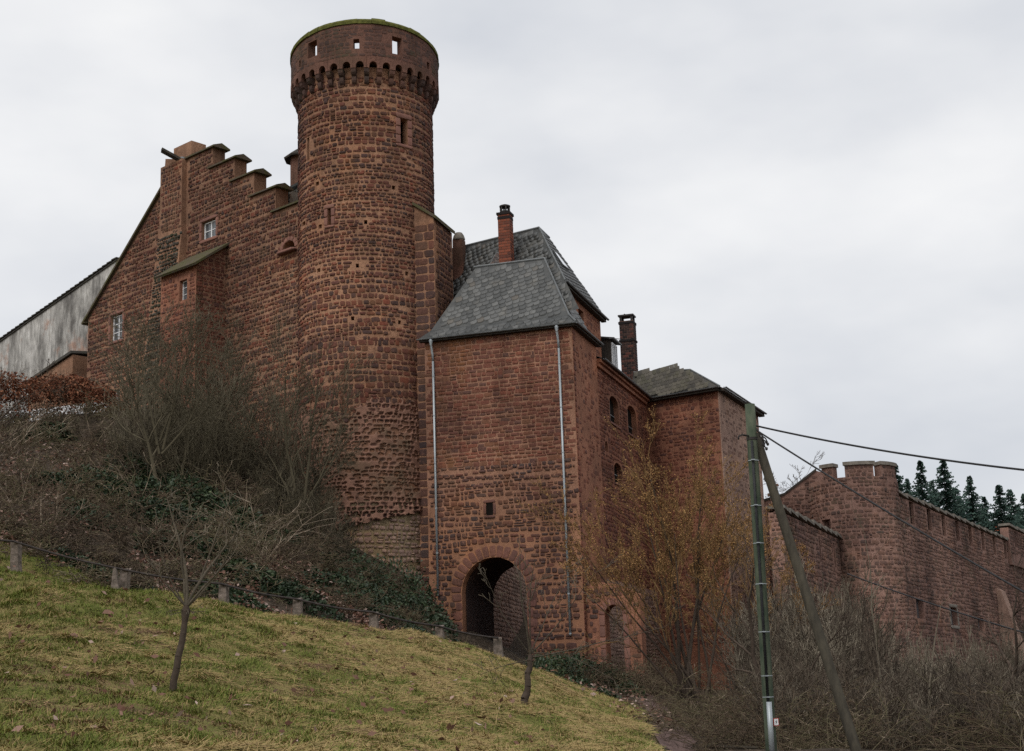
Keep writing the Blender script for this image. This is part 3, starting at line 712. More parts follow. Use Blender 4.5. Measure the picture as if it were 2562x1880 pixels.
roofs = [[k0, k1, r1, r0], [e0, e1, k1, k0], [k1, k2, r1], [e1, e2, k2, k1], [k2, k3, r0, r1], [e2, e3, k3, k2], [k3, k0, r0], [e3, e0, k0, k3]]
b.add([p for f in roofs for p in f], [list(range(sum(map(len, roofs[:i])), sum(map(len, roofs[:i + 1])))) for i in range(len(roofs))])
b.add([e0, e1, e2, e3], [[3, 2, 1, 0]])
b.build('roof', M['slate'], gate)
sp = []
for i, f in enumerate(roofs[:4]):
    o, E, V, N, poly = roof_plane(f); sp += slates(o + N * .01, E, V, N, poly, (.36, .34), R(15), 60 + i, .06)
emit(gate, sp, 'slate', M['slate'], 'slate', 'slating', 300)
b = MB(); b.tube([r0 + Vector((0, 0, .03)) - E_DIR * .1, r1 + Vector((0, 0, .03)) + E_DIR * .05], .07, 6); b.tube([e1 + Vector((0, 0, .05)), k1 + Vector((0, 0, .04)), r1 + Vector((0, 0, .04))], .05, 6); b.build('ridge', M['lead'], gate)
b = MB(); b.box(G, -.2, WG + ov - .03, ZG1 - .13, ZG1 + .005, 0.04, ov - .02); b.box(GS, -.0, DG + .1, ZG1 - .13, ZG1 + .005, .04, ov - .02); b.build('eaves_board', M['dark timber'], gate)
def gutter(fr, u0, u1, z, d, parent):
    b = MB(); n = 6; pr = [(d + .075 * math.cos(math.pi + math.pi * i / n), z + .075 * math.sin(math.pi + math.pi * i / n)) for i in range(n + 1)]
    pr += [(a * .86 + d * .14, c * .86 + z * .14) for a, c in pr[::-1]]
    b.prism([fr.w(u0, zz, dd) for dd, zz in pr], fr.e * (u1 - u0)); return b.build('gutter', M['lead'], parent)
gutter(G, -.3, WG + ov + .05, ZG1 + .02, ov + .06, gate); gutter(GS, -ov - .05, DG + .15, ZG1 + .02, ov + .06, gate)
for px, y0, y1 in ((1084, 850, 1492), (1397, 815, 1592)):
    u, zt = G.uz(px, y0); zb = G.uz(px + 14, y1)[1]; b = MB()
    b.tube([G.w(u, ZG1 - .05, ov + .06), G.w(u, ZG1 - .35, ov + .04), G.w(u, ZG1 - .85, .14), G.w(u, ZG1 - 1.2, .11)], .06, 8)
    b.tube([G.w(u, ZG1 - 1.2, .11), G.w(u, zb, .11)], .06, 8)
    dpn = b.build('downpipe', M['zinc'], gate, True); zz = ZG1 - 2
    b = MB(); b.lathe(G.w(u, ZG1 - .25, ov + .05), [(.06, -.12), (.1, .1), (.1, .16)], 10); b.build('hopper', M['zinc'], dpn)
    while zz > zb:
        b = MB(); b.lathe(G.w(u, zz, .11), [(.06, -.03), (.072, -.03), (.072, .03), (.06, .03)], 10); b.box(G, u - .015, u + .015, zz - .02, zz + .02, 0, .1); b.build('bracket', M['zinc'], dpn); zz -= random.uniform(1.9, 2.6)

# ------------------------------------------------------------------ tall house behind the gate
tall = thing('tall_house', GS.w(5.5, 9, -3), 'tall red plastered house with slate roof and skylights rising behind the gatehouse roof', 'house')
TS = Frame(GS.w(2.2, 0, -1.1), S_DIR)                       # its right wall
zte = TS.uz(1502, 800)[1]; Lt = 8.5
hw0 = TS.uz(1441, 765); hw1 = TS.uz(1462, 835); tw = rect(min(hw0[0], hw1[0]), max(hw0[0], hw1[0]), min(hw0[1], hw1[1]), max(hw0[1], hw1[1]))
wall_poly('side_wall', TS, rect(0, Lt, 12.5, zte), [tw], 3.4, M['range plaster'], tall, .35)
b = MB(); b.box(TS, tw[0][0] + .05, tw[1][0] - .05, tw[0][1], tw[2][1], -.34, -.3); b.build('window_shutter', M['dark timber'], tall)
b = MB(); b.box(TS, tw[0][0] - .3, tw[0][0] + .25, tw[0][1] - .2, tw[2][1] + .05, -.05, .06); b.build('window_jamb', M['range plaster'], tall)
emit(tall, on_frame(TS, keep(courses(0, Lt, 14, zte, (.2, .32), (.3, .6), .06, 91, .1, .03, .35), rect(.1, Lt - .1, 14, zte - .2), [tw], .3), (.008, .02)), 'rubble', M['range stone'], 'stone', 'stonework', 60)
ap = at(1349, 571, 76.8); al = at_z(1120, 628, ap.z); print('tall ridge', ap, al, zte)
ex = .35
te0, te1 = TS.w(-.3, zte, ex), TS.w(Lt + .3, zte, ex)
tb0 = TS.w(-.3, zte, -7.5); _N = (Vector(ap) - te0).cross(Vector(al) - te0); _h = UPV.cross(_N).normalized(); _h = _h if _h.dot(E_DIR) < 0 else -_h; tb0 = te0 + _h * 9.5
_dn = (te0 - Vector(ap)) * .5
tb1 = TS.w(Lt + .3, zte, -7.5)
apb = Vector(ap) + S_DIR * 2.0; alb = Vector(al) + S_DIR * 2.0
_pl = (Vector(al) - tb0); al2 = Vector(al)
rf = [[te0, te1, apb, Vector(ap)], [tb0 + _dn, te0 + _dn - Vector((0, 0, 0)), Vector(ap), al2], [te1, tb1, alb, apb]]
b = MB()
for f in rf: b.add(f, [[0, 1, 2, 3]])
b.add([tb1, tb0, Vector(al), alb], [[0, 1, 2, 3]]); b.add([te0, te1, tb1, tb0], [[3, 2, 1, 0]])
b.build('roof', M['slate'], tall)
sp = []
for i, f in enumerate(rf[:2]):
    o, E, V, N, poly = roof_plane(f); sp += slates(o + N * .012, E, V, N, poly, (.33, .3), R(12), 70 + i, .05)
emit(tall, sp, 'slate', M['slate'], 'slate', 'slating', 200)
b = MB(); b.tube([Vector(al) + Vector((0, 0, .04)), Vector(ap) + Vector((0, 0, .04)), apb + Vector((0, 0, .04))], .06, 6); b.tube([Vector(ap) + Vector((0, 0, .03)), te0 + Vector((0, 0, .03))], .05, 6); b.build('ridge', M['lead'], tall)
b = MB(); b.box(TS, -.25, Lt + .25, zte - .16, zte - .005, .03, ex - .04); b.build('eaves_board', M['dark timber'], tall)
gutter(TS, -.3, Lt + .35, zte + .02, ex + .06, tall)
def skylight(parent, face, pxs):
    o, E, V, N, poly = roof_plane(face); P = [on_plane(x, y, o + N * .1, N) for x, y in pxs]
    c = sum(P, Vector()) / len(P); b = MB()
    b.prism([p - N * .12 for p in P], N * .16); w_ = b.build('skylight', M['lead'], parent)
    obj('pane', [c + (p - c) * .86 + N * .045 for p in P], [list(range(len(P)))], M['sky glass'], w_)
q = Mat('sky glass', .03, 1.0, .9); q.noisy((.78, .8, .82), (.86, .87, .88), 1.0, bump=.02); M['sky glass'] = q.m
skylight(tall, rf[1], [(1224, 664), (1262, 664), (1262, 630), (1242, 632)])
skylight(tall, rf[0], [(1424, 676), (1392, 634), (1384, 628), (1408, 664)])
# chimneys
def chimney(parent, C, wd, dp_, z0, z1, brick, fr=G, bh=.16, bw=.34):
    c = Frame(C, fr.e); b = MB(); b.box(c, -wd / 2, wd / 2, z0, z1, -dp_ / 2, dp_ / 2); ch = b.build('chimney', M['joint'], parent); ps = []
    for f, L in ((Frame(c.w(-wd / 2, 0, dp_ / 2), c.e), wd), (c.side(wd / 2, dp_ / 2), dp_)):
        k = 0; zz = z0
        while zz < z1 - bh * .5:
            u = -(k % 2) * bw / 2
            while u < L:
                x0, x1 = max(u, 0), min(u + bw, L)
                if x1 - x0 > .05: ps.append((f.w((x0 + x1) / 2, zz + bh / 2), f.e, UPV, f.n, x1 - x0 - .015, bh - .02, .018, random.random()))
                u += bw
            zz += bh; k += 1
    emit(parent, ps, 'brick', brick, 'chimney_brick', 'chimney_brickwork', 90)
    return ch, c
C1 = at(1267, 640, 76.0); z1_ = at(1267, 541, 76).z
ch, c = chimney(tall, C1, .68, .6, C1.z - 1.5, z1_, M['brick'])
b = MB(); b.box(c, -.4, .4, z1_ + .002, z1_ + .14, -.36, .36).box(c, -.36, .36, z1_ - .25, z1_ - .1, -.33, .33); b.build('chimney_cap', M['dark brick'], ch)
b = MB(); b.lathe(c.w(0, z1_ + .14), [(.26, 0), (.27, .12)], 14)
for i in range(6): a = i * math.pi / 3; b.tube([c.w(.25 * math.cos(a), z1_ + .2, .25 * math.sin(a)), c.w(.25 * math.cos(a), z1_ + .5, .25 * math.sin(a))], .05, 5)
b.lathe(c.w(0, z1_ + .5), [(0, .0), (.3, 0), (.31, .08), (.12, .16), (0, .16)], 14); b.build('chimney_pot', M['iron'], ch)
_o, _E, _V, _N, _p = roof_plane(rf[1]); V1 = on_plane(1150, 676, _o, _N); zv = at(1150, 603, V1.y).z; b = MB()
b.box(Frame(V1, E_DIR), -.3, .3, V1.z - .6, zv, -.26, .26); vs_ = b.build('vent_stack', M['parapet mortar'], tall)
b = MB(); b.lathe((V1.x, V1.y, zv), [(.3, 0), (.36, .04), (.36, .1), (.3, .3), (.2, .46), (0, .5)], 16); b.build('vent_cowl', M['pale coping'], vs_, True)

# ------------------------------------------------------------------ range with round-arched windows
rng_h = thing('range_house', GS.w(11, 2, -1), 'red sandstone range with pairs of narrow round-arched windows under a dark eave', 'house')
RL0, RL1 = DG + .002, GS.uz(1617, 1050)[0]; RS = Frame(GS.w(0, 0, -.03), S_DIR)
zre = RS.uz(1560, 955)[1]
def awin(x0, x1, y0, y1):
    u0, zt = RS.uz(x0, y0); u1, zb = RS.uz(x1, y1); zt = RS.uz((x0 + x1) / 2, y0)[1]; zb = RS.uz((x0 + x1) / 2, y1)[1]
    u0, u1 = RS.uz(x0, (y0 + y1) / 2)[0], RS.uz(x1, (y0 + y1) / 2)[0]; r = (u1 - u0) / 2
    return arch(u0, u1, zb, zt - min(r, .45), min(r, .45), 8)
wins = [awin(1526, 1548, 994, 1062), awin(1571, 1592, 1018, 1090), awin(1537, 1557, 1160, 1212), awin(1584, 1597, 1182, 1207)]
slots = [awin(1603, 1607, 1040, 1062), awin(1514, 1521, 1104, 1130), awin(1464, 1470, 1215, 1240)]
rout = rect(RL0, RL1 + 2.0, 0, zre)
wall_poly('side_wall', RS, rout, wins + slots[:2], .8, M['range plaster'], rng_h)
for k, wv in enumerate(wins + slots[:2]):
    us = [p[0] for p in wv]; zs = [p[1] for p in wv]; b = MB(); b.box(RS, min(us), max(us), min(zs), max(zs), -.36, -.3)
    wn = b.build('window', M['interior shade'], rng_h)  # dark panel paints the unlit room behind the window
    if k < 3:
        b = MB(); um = (min(us) + max(us)) / 2; b.box(RS, um - .03, um + .03, min(zs), max(zs) - .1, -.3, -.26); b.box(RS, min(us), max(us), min(zs) + .6, min(zs) + .65, -.3, -.26); b.build('glazing_bar', M['lead'], wn)
        b = MB(); b.box(RS, min(us) - .15, max(us) + .15, min(zs) - .1, min(zs), -.3, .08); b.build('sill', M['dressed'], wn)
rcells = keep(courses(RL0, RL1, 1, zre - .4, (.17, .28), (.24, .5), .05, 95, .12, .04, .06), rout, wins + slots, .1)
ZPL = RS.uz(1640, 1480)[1]
emit(rng_h, on_frame(RS, [c for c in rcells if c[1] > ZPL + .15], (.015, .045), 7), 'rubble', M['range stone'], 'stone', 'stonework', 240)
b = MB(); b.box(RS, RL0, RL1 + 2.0, 0, ZPL, .002, .03); b.build('plinth', M['pale mortar'], rng_h)
emit(rng_h, on_frame(RS.off(0, .03), [c for c in rcells if c[1] < ZPL - .15], (.015, .045), 8), 'rubble', M['pale stone'], 'plinth_stone', 'plinth_stonework', 60)
rid_in, rid_up = 2.8, 1.55
RF = [RS.w(RL0 + .1, zre, .4), RS.w(RL1 + .1, zre, .4), RS.w(RL1 + .1, zre + rid_up, -rid_in), RS.w(RL0 + .1, zre + rid_up, -rid_in)]
RB = [RS.w(RL1 + .1, zre, -rid_in - .6), RS.w(RL0 + .1, zre, -rid_in - .6), RF[3], RF[2]]
b = MB(); b.add(RF, [[0, 1, 2, 3]]); b.add(RB, [[0, 1, 2, 3]]); b.add([RF[0], RF[1], RB[0], RB[1]], [[3, 2, 1, 0]]); b.build('roof', M['slate'], rng_h)
o, E, V, N, poly = roof_plane(RF); emit(rng_h, slates(o + N * .01, E, V, N, poly, (.27, .24), R(8), 80, .025), 'slate', M['slate'], 'slate', 'slating', 60)
b = MB(); b.box(RS, RL0, RL1, zre - .42, zre - .2, .0, .16).box(RS, RL0, RL1, zre - .2, zre - .005, .0, .3); b.build('cornice', M['range plaster'], rng_h)
gutter(RS, RL0 + .1, RL1 + .1, zre + .02, .46, rng_h)
# dormer
du, dz = RS.uz(1521, 880, -.9); dm = Frame(RS.w(du, 0, -.55), S_DIR)
zd0, zd1 = dm.uz(1515, 918)[1], dm.uz(1512, 838)[1]
b = MB(); b.box(dm, -.75, .75, zd0 - .4, zd1, -2.2, 0); dr = b.build('dormer', M['dark timber'], rng_h)
casement(rng_h, dm, -.62, .62, zd0, zd1 - .1, .01, 3, 1, .09)
b = MB(); b.prism([dm.w(-.95, zd1 + .003, .3), dm.w(.95, zd1 + .003, .3), dm.w(.95, zd1 + .25, -1.2), dm.w(.95, zd1 + .25, -2.2), dm.w(-.95, zd1 + .25, -2.2), dm.w(-.95, zd1 + .25, -1.2)][:2] + [dm.w(.95, zd1 + .45, -2.3), dm.w(-.95, zd1 + .45, -2.3)], (0, 0, .09)); b.build('dormer_roof', M['slate'], rng_h)
C2 = at(1577, 955, 90.5); z2 = at(1574, 806, 90.5).z
ch, c = chimney(rng_h, C2, .92, .75, C2.z - 1.2, z2, M['dark brick'])
zm = at(1576, 855, 90.5).z
b = MB(); b.box(c, -.52, .52, zm - .06, zm + .06, -.43, .43); b.build('band', M['dark brick'], ch); b = MB(); b.box(c, -.51, .51, z2 - .2, z2 - .05, -.42, .42); b.build('band', M['dark brick'], ch)
b = MB()
for u in (-.36, .36):
    for d in (-.28, .28): b.box(c, u - .07, u + .07, z2, z2 + .32, d - .07, d + .07)
b.box(c, -.52, .5, z2 + .322, z2 + .42, -.42, .42); b.box(c, -.2, -.12, z2 + .422, z2 + .56, -.04, .04); b.build('chimney_cover', M['iron'], ch)
p0 = at(1523, 847, 80.5); p1 = at(1556, 849, 90); b = MB(); b.tube([p0, p1], .025, 5); b.build('stay_rod', M['iron'], ch)

# ------------------------------------------------------------------ corner wing to the right
c1 = RS.w(RL1, 0); D1 = c1.y; pw1 = on_plane(1618, 992, c1, RS.n); zw = pw1.z - .25
pw2 = at_z(1797, 972, zw); pw3 = at_z(1896, 1036, zw); print('wing', pw1, pw2, pw3)
wing = thing('corner_wing', (pw2.x, pw2.y, 2), 'red masonry corner wing with low mossy slate hip roof at the right', 'house')
W1 = Frame(pw1, pw2 - pw1); w1l = (Vector((pw2.x - pw1.x, pw2.y - pw1.y, 0))).length
W2 = Frame(pw2, pw3 - pw2); w2l = (Vector((pw3.x - pw2.x, pw3.y - pw2.y, 0))).length
_bk = pw1 + W2.e * 9
b = MB(); b.prism([Vector((p.x, p.y, 0)) for p in (pw1, pw2, pw3, _bk)], (0, 0, zw)); b.build('wall', M['range plaster'], wing)
b = MB(); b.box(W2, -.012, w2l, 0, zw - .004, -.05, .012); b.build('plastered_wall', M['pale mortar'], wing)
for f, l, mt, pl in ((W1, w1l, 'range stone', 'range plaster'), (W2, w2l, 'curtain stone', 'pale mortar')):
    emit(wing, on_frame(f, keep(courses(0, l, 4, zw - .1, (.2, .32), (.3, .65), .05, 97 if f is W1 else 98, .1, .03, .15 if f is W1 else .5), rect(.05, l - .02, 4, zw - .1)), (.01, .03)), 'rubble', M[mt], 'stone', 'stonework', 150)
ho = .45
q0, q1, q2 = W1.w(-1.0, zw, ho), (W1.w(w1l, zw, ho) + W2.n * ho * .7), W2.w(w2l + .3, zw, ho)
g1 = at(1727, 926, pw2.y + 3.0); g0 = at_z(1585, 933, g1.z); print('wing ridge', g0, g1)
g2 = g1 + W2.e * 3.5
rf = [[q0, q1, g1, g0], [q1, q2, g2, g1]]
b = MB(); b.add(rf[0], [[0, 1, 2, 3]]); b.add(rf[1], [[0, 1, 2, 3]]); b.add([q0, q1, q2, W2.w(w2l + .3, zw, -5), W1.w(-1, zw, -6)], [[4, 3, 2, 1, 0]]); b.build('roof', M['old slate'], wing)
sp = []
for i, f in enumerate(rf):
    o, E, V, N, poly = roof_plane(f); sp += slates(o + N * .01, E, V, N, poly, (.3, .26), R(6), 85 + i, .025)
emit(wing, sp, 'slate', M['old slate'], 'slate', 'slating', 200)
b = MB(); b.tube([g0 + Vector((0, 0, .03)), g1 + Vector((0, 0, .03)), q1 + Vector((0, 0, .05)) * 1], .05, 6); b.tube([g1, g2], .05, 6); b.build('ridge', M['lead'], wing)
b = MB(); b.box(W1, -.5, w1l + .1, zw - .18, zw - .004, .02, ho - .05); b.box(W2, -.1, w2l + .25, zw - .2, zw - .004, .02, ho - .06); b.build('eaves_board', M['dark timber'], wing)
gutter(W1, -.6, w1l + .3, zw + .02, ho + .04, wing); gutter(W2, -.3, w2l + .3, zw + .02, ho + .04, wing)

# ------------------------------------------------------------------ stepped-gable house on the left
GE = Vector((.743, -.669, 0))
_o = at(746, 800, 77.3); GW = Frame(_o, GE)
gab = thing('gable_house', GW.w(-10, 8), 'large red sandstone house with crow-stepped gable left of the round tower', 'house')
px_out = [(212, 1100), (210, 797), (408, 472), (414, 398), (470, 393), (533, 376), (533, 416), (587, 402), (587, 450), (636, 437), (636, 488), (690, 474), (690, 527), (752, 511), (752, 1100)]
gz = [GW.uz(*p) for p in px_out]; gz[0] = (gz[0][0], 5.0); gz[-1] = (gz[-1][0], 5.0); gz[1] = (gz[0][0], gz[1][1])
for i in (6, 8, 10, 12): gz[i] = (gz[i - 1][0], gz[i][1])          # plumb risers
for i in (4, 6, 8, 10, 12): z_ = (gz[i][1] + gz[i + 1][1]) / 2; gz[i] = (gz[i][0], z_); gz[i + 1] = (gz[i + 1][0], z_)
print('gable', gz)
def gwin(x0, x1, y0, y1):
    xm, ym = (x0 + x1) / 2, (y0 + y1) / 2; return rect(GW.uz(x0, ym)[0], GW.uz(x1, ym)[0], GW.uz(xm, y1)[1], GW.uz(xm, y0)[1])
w1, w2, w3 = gwin(505, 541, 551, 597), gwin(277, 307, 787, 852), gwin(284, 300, 975, 1035)
nich_u0, nich_z0 = GW.uz(708, 632); nich_u1, nich_z1 = GW.uz(738, 598)
nich = arch(nich_u0, nich_u1, nich_z0, nich_z1 - .45, .45, 8)
wall_poly('gable_wall', GW, gz, [w1, w2, w3, nich], .9, M['gable mortar'], gab)
cells = courses(gz[0][0], .3, 8, 40, (.17, .32), (.24, .56), .045, 120, .18, .06, .03)
bx0 = GW.uz(412, 500)[0]; bx1 = GW.uz(466, 500)[0]; bzt = GW.uz(440, 412)[1]; bzb = GW.uz(430, 640)[1]
ann_u = [GW.uz(402, 760, 2.1)[0], GW.uz(490, 760, 2.1)[0]]
cells = keep(cells, gz, [w1, w2, w3, nich, rect(bx0 - .1, bx1 + .05, bzb, bzt + 2)], .12)
emit(gab, on_frame(GW, cells, (.02, .055), 9), 'rubble', M['gable stone'], 'stone', 'stonework', 300)
for wv, c, r in ((w1, 2, 2), (w2, 2, 3), (w3, 1, 2)):
    casement(gab, GW, wv[0][0] + .03, wv[1][0] - .03, wv[0][1] + .03, wv[2][1] - .03, -.25, c, r, .08)
    b = MB(); b.box(GW, wv[0][0] - .1, wv[1][0] + .1, wv[0][1] - .1, wv[2][1] + .1, -.9, -.4); b.build('window_recess', M['interior shade'], gab)
sp = []
for wv in (w1, w2): sp += surround(GW, wv[0][0], wv[1][0], wv[0][1], wv[2][1], .2, .06)
sp += voussoirs(GW, nich_u0, nich_u1, nich_z1 - .45, .45, .25, 7)
sp.append((GW.w((nich_u0 + nich_u1) / 2, nich_z0 - .1, .1), GW.e, UPV, GW.n, nich_u1 - nich_u0 + .5, .2, .25, .3))
emit(gab, sp, 'ashlar', M['dressed'], 'dressed_stone', 'dressed_stonework')
b = MB(); b.box(GW, nich_u0 - .1, nich_u1 + .1, nich_z0 - .1, nich_z1 + .1, -.9, -.6); b.build('niche_back', M['interior shade'], gab)
# copings of the steps: saddleback slabs
def coping(fr, u0, u1, z, th, parent, mat, over=.18, h=.26, name='coping'):
    b = MB(); d0, d1 = over, -th - over; dm = (d0 + d1) / 2
    b.prism([fr.w(u0, z + .003, d0), fr.w(u0, z + .1, d0), fr.w(u0, z + h + .08, dm), fr.w(u0, z + .1, d1), fr.w(u0, z + .003, d1)], fr.e * (u1 - u0)); return b.build(name, mat, parent)
for i in (4, 6, 8, 10, 12): coping(GW, gz[i][0] - (.15 if i == 4 else .3), gz[i + 1][0] + .28, gz[i][1], .9, gab, M['coping'])
# left verge and roofs behind
rk = 14.0
def slab(name, pts, t, mat, parent): b = MB(); roof_slab(b, pts, t); return b.build(name, mat, parent)
lz = lambda u: gz[1][1] + (gz[2][1] - gz[1][1]) * (u - gz[1][0]) / (gz[2][0] - gz[1][0])
pk = gz[2][0] + 1.6
slab('roof', [GW.w(gz[1][0] - .55, lz(gz[1][0] - .55) + .06, .22), GW.w(gz[2][0], lz(gz[2][0]) + .06, .22), GW.w(gz[2][0], lz(gz[2][0]) + .06, -rk), GW.w(gz[1][0] - .55, lz(gz[1][0] - .55) + .06, -rk)], .14, M['coping'], gab)
slab('roof', [GW.w(gz[2][0] - .2, lz(gz[2][0]) - .4, -.95), GW.w(-.2, gz[12][1] - 2.4, -.95), GW.w(-.2, gz[12][1] - 2.4, -rk), GW.w(gz[2][0] - .2, lz(gz[2][0]) - .4, -rk)], .12, M['old slate'], gab)
# chimney breast with its gutter-like cap beam
b = MB(); b.box(GW, bx0, bx1, bzb - .5, bzt, -.4, .34); b.build('chimney_breast', M['gable mortar'], gab)
BF = Frame(GW.w(0, 0, .34), GE)
emit(gab, on_frame(BF, keep(courses(bx0, bx1, bzb, bzt, (.2, .3), (.3, .5), .05, 130, .1), rect(bx0 + .02, bx1 - .02, bzb, bzt - .05)), (.015, .04)), 'rubble', M['gable stone'], 'breast_stone', 'breast_stonework', 40)
wd_ = GW.w((bx0 + bx1) / 2, 0).y; sA, sB = at(404, 376, wd_ - .9), at(470, 412, wd_ - .45); b = MB()
dv = (sB - sA).normalized(); sd = dv.cross(UPV).normalized(); upd = sd.cross(dv)
b.prism([sA - sd * .3 - upd * .06, sA + sd * .3 - upd * .06, sA + sd * .3 + upd * .08, sA - sd * .3 + upd * .08], sB - sA); b.build('cap_beam', M['dark timber'], gab)
b = MB(); b.lathe(at(457, 403, wd_ - .4), [(.0, -.1), (.26, -.08), (.3, .05), (.22, .2), (0, .26)], 12); b.build('cap_boss', M['lead'], gab, True)
cs = at(472, 385, GW.w(gz[4][0], 0).y + 1.5); b = MB(); b.box(Frame(cs, GE), -.9, 1.0, cs.z - 3, at(465, 368, cs.y).z, -.6, .5); b.build('chimney', M['gable mortar'], gab)
# battered foot of the breast, blackened and mossy
f0 = GW.uz(395, 585, .4); f1 = GW.uz(466, 570, .4); g0_ = GW.uz(352, 930, 1.3); b = MB()
zb0 = g0_[1] - 4; pts = [GW.w(f0[0], f0[1], .34), GW.w(bx1 + .12, f1[1] + .3, .34), GW.w(bx1 + .12, zb0, 2.0), GW.w(g0_[0], zb0, 2.0)]
b.hexa([GW.w(g0_[0], zb0, 1.6), GW.w(bx1 + .12, zb0, 1.6), GW.w(bx1 + .12, zb0, -.2), GW.w(g0_[0] - .2, zb0, -.2), GW.w(f0[0], f0[1], .36), GW.w(bx1 + .12, f1[1], .36), GW.w(bx1 + .12, f1[1] + .25, -.2), GW.w(f0[0], f0[1] + .2, -.2)]); b.build('buttress', M['gable mortar'], gab)
o_, zz0, zz1 = GW, f1[1], zb0; dz_ = zz0 - zz1; sl = (1.6 - .36) / dz_; NN = (GW.n + UPV * sl).normalized(); VV_ = (UPV - GW.n * sl).normalized(); bp = []
for u, z_, w_, h_ in courses(g0_[0], bx1 + .1, zz1, zz0 - .1, (.16, .28), (.22, .45), .05, 140, .1, .05, .04):
    lim = g0_[0] + (f0[0] - g0_[0]) * (z_ - zz1) / dz_
    if u - w_ / 2 > lim and u + w_ / 2 < bx1 + .15: bp.append((GW.w(u, z_, .36 + sl * (zz0 - z_)), GW.e, VV_, NN, w_, h_, random.uniform(.04, .11), random.random()))
emit(gab, bp, 'rubble', M['dark mossy stone'], 'buttress_stone', 'buttress_stonework', 120)
# lean-to annex
AN = Frame(GW.w(0, 0, 2.1), GE); au0, au1 = ann_u; zf = AN.uz(490, 662)[1]; zbk = GW.uz(565, 622)[1] + .1
aw0 = AN.uz(449, 704); aw1 = AN.uz(468, 748); aw = rect(AN.uz(449, 725)[0], AN.uz(468, 725)[0], aw1[1], aw0[1])
wall_poly('annex_front', AN, rect(au0, au1, 5, zf), [aw], .5, M['range plaster'], gab, .4)
AS = AN.side(au1); L_ = 2.1
wall_poly('annex_side', AS, [(.003, 5), (L_, 5), (L_, zbk), (.003, zf)], [], .4, M['gable mortar'], gab)
casement(gab, AN, aw[0][0], aw[1][0], aw[0][1], aw[2][1], -.3, 1, 3, .05)
b = MB(); b.box(AN, aw[0][0] - .2, aw[1][0] + .2, aw[0][1] - .2, aw[2][1] + .2, -.5, -.4); b.build('window_recess', M['interior shade'], gab)
ap_ = on_frame(AN, keep(courses(au0, au1, 10, zf - .1, (.18, .28), (.3, .55), .05, 150, .1, .03, .12), rect(au0, au1, 10, zf - .1), [aw], .12), (.015, .04))
ap_ += on_frame(AS, keep(courses(0, L_, 8, zbk, (.18, .28), (.3, .55), .045, 151, .1, .03, .02), [(0, 8), (L_, 8), (L_, zbk - .1), (0, zf - .1)]), (.015, .04))
emit(gab, ap_, 'rubble', M['range stone'], 'annex_stone', 'annex_stonework', 160)
slab('annex_roof', [AN.w(au0 - .25, zf - .06, .4), AN.w(au1 + .35, zf - .06, .4), AN.w(au1 + .35, zbk + .22, -2.1), AN.w(au0 - .25, zbk + .22, -2.1)], .13, M['moss roof'] if 'moss roof' in M else M['coping'], gab)
# ------------------------------------------------------------------ plastered house further left
ph = Frame(GW.w(0, 0, -3.0), GE)
pz = [ph.uz(*p) for p in ((-120, 938), (296, 648), (330, 700))]
plas = thing('plaster_house', ph.w(pz[0][0], 8), 'stained white plastered gable house behind the stepped gable at far left', 'house')
u_a, z_a = pz[0]; u_b, z_b = pz[1]
wall_poly('gable_wall', ph, [(u_a, 5), (u_b + 1.5, 5), (u_b + 1.5, z_b), (u_b, z_b), (u_a, z_a)], [], .6, M['white plaster'], plas)
n_t = 40
for i in range(n_t):
    a_, c_ = i / n_t, (i + 1) / n_t; b = MB()
    A_, B_ = ph.w(u_a + (u_b - u_a) * a_, z_a + (z_b - z_a) * a_ + .09, .2), ph.w(u_a + (u_b - u_a) * c_ + .05, z_a + (z_b - z_a) * c_ + .03, .2)
    b.prism([A_, B_, B_ + UPV * .06, A_ + UPV * .07], -ph.n * 1.0); b.build('verge_tile', M['old slate'], plas)
slab('roof', [ph.w(u_a, z_a + .02, .1), ph.w(u_b, z_b + .02, .1), ph.w(u_b, z_b + .02, -8), ph.w(u_a, z_a + .02, -8)], .1, M['old slate'], plas)
lf = Frame(GW.w(0, 0, -1.6), GE); la, lb = lf.uz(95, 965), lf.uz(216, 884)
slab('lean_to_roof', [lf.w(la[0], la[1], 1.2), lf.w(lb[0], lb[1], 1.2), lf.w(lb[0], lb[1] + .3, -1.3), lf.w(la[0], la[1] + .3, -1.3)], .18, M['old slate'], plas)
b = MB(); b.prism([lf.w(la[0] + .5, 6, 1.0), lf.w(lb[0], 6, 1.0), lf.w(lb[0], lb[1] - .25, 1.0), lf.w(la[0] + .5, la[1] - .1, 1.0)], -lf.n * 2); b.build('lean_to_wall', M['gable mortar'], plas)
# white garden wall glimpsed through the hedge
b = MB(); gwf = Frame(at(60, 1040, 80), (1, -.35)); b.box(gwf, -3, 5.5, at(60, 1055, 80).z - 2, at(160, 1024, 80).z, -.25, 0)
gwl = b.build('garden_wall', M['white paint'], None); tag(gwl, 'low white wall glimpsed through the russet hedge at far left', 'wall')
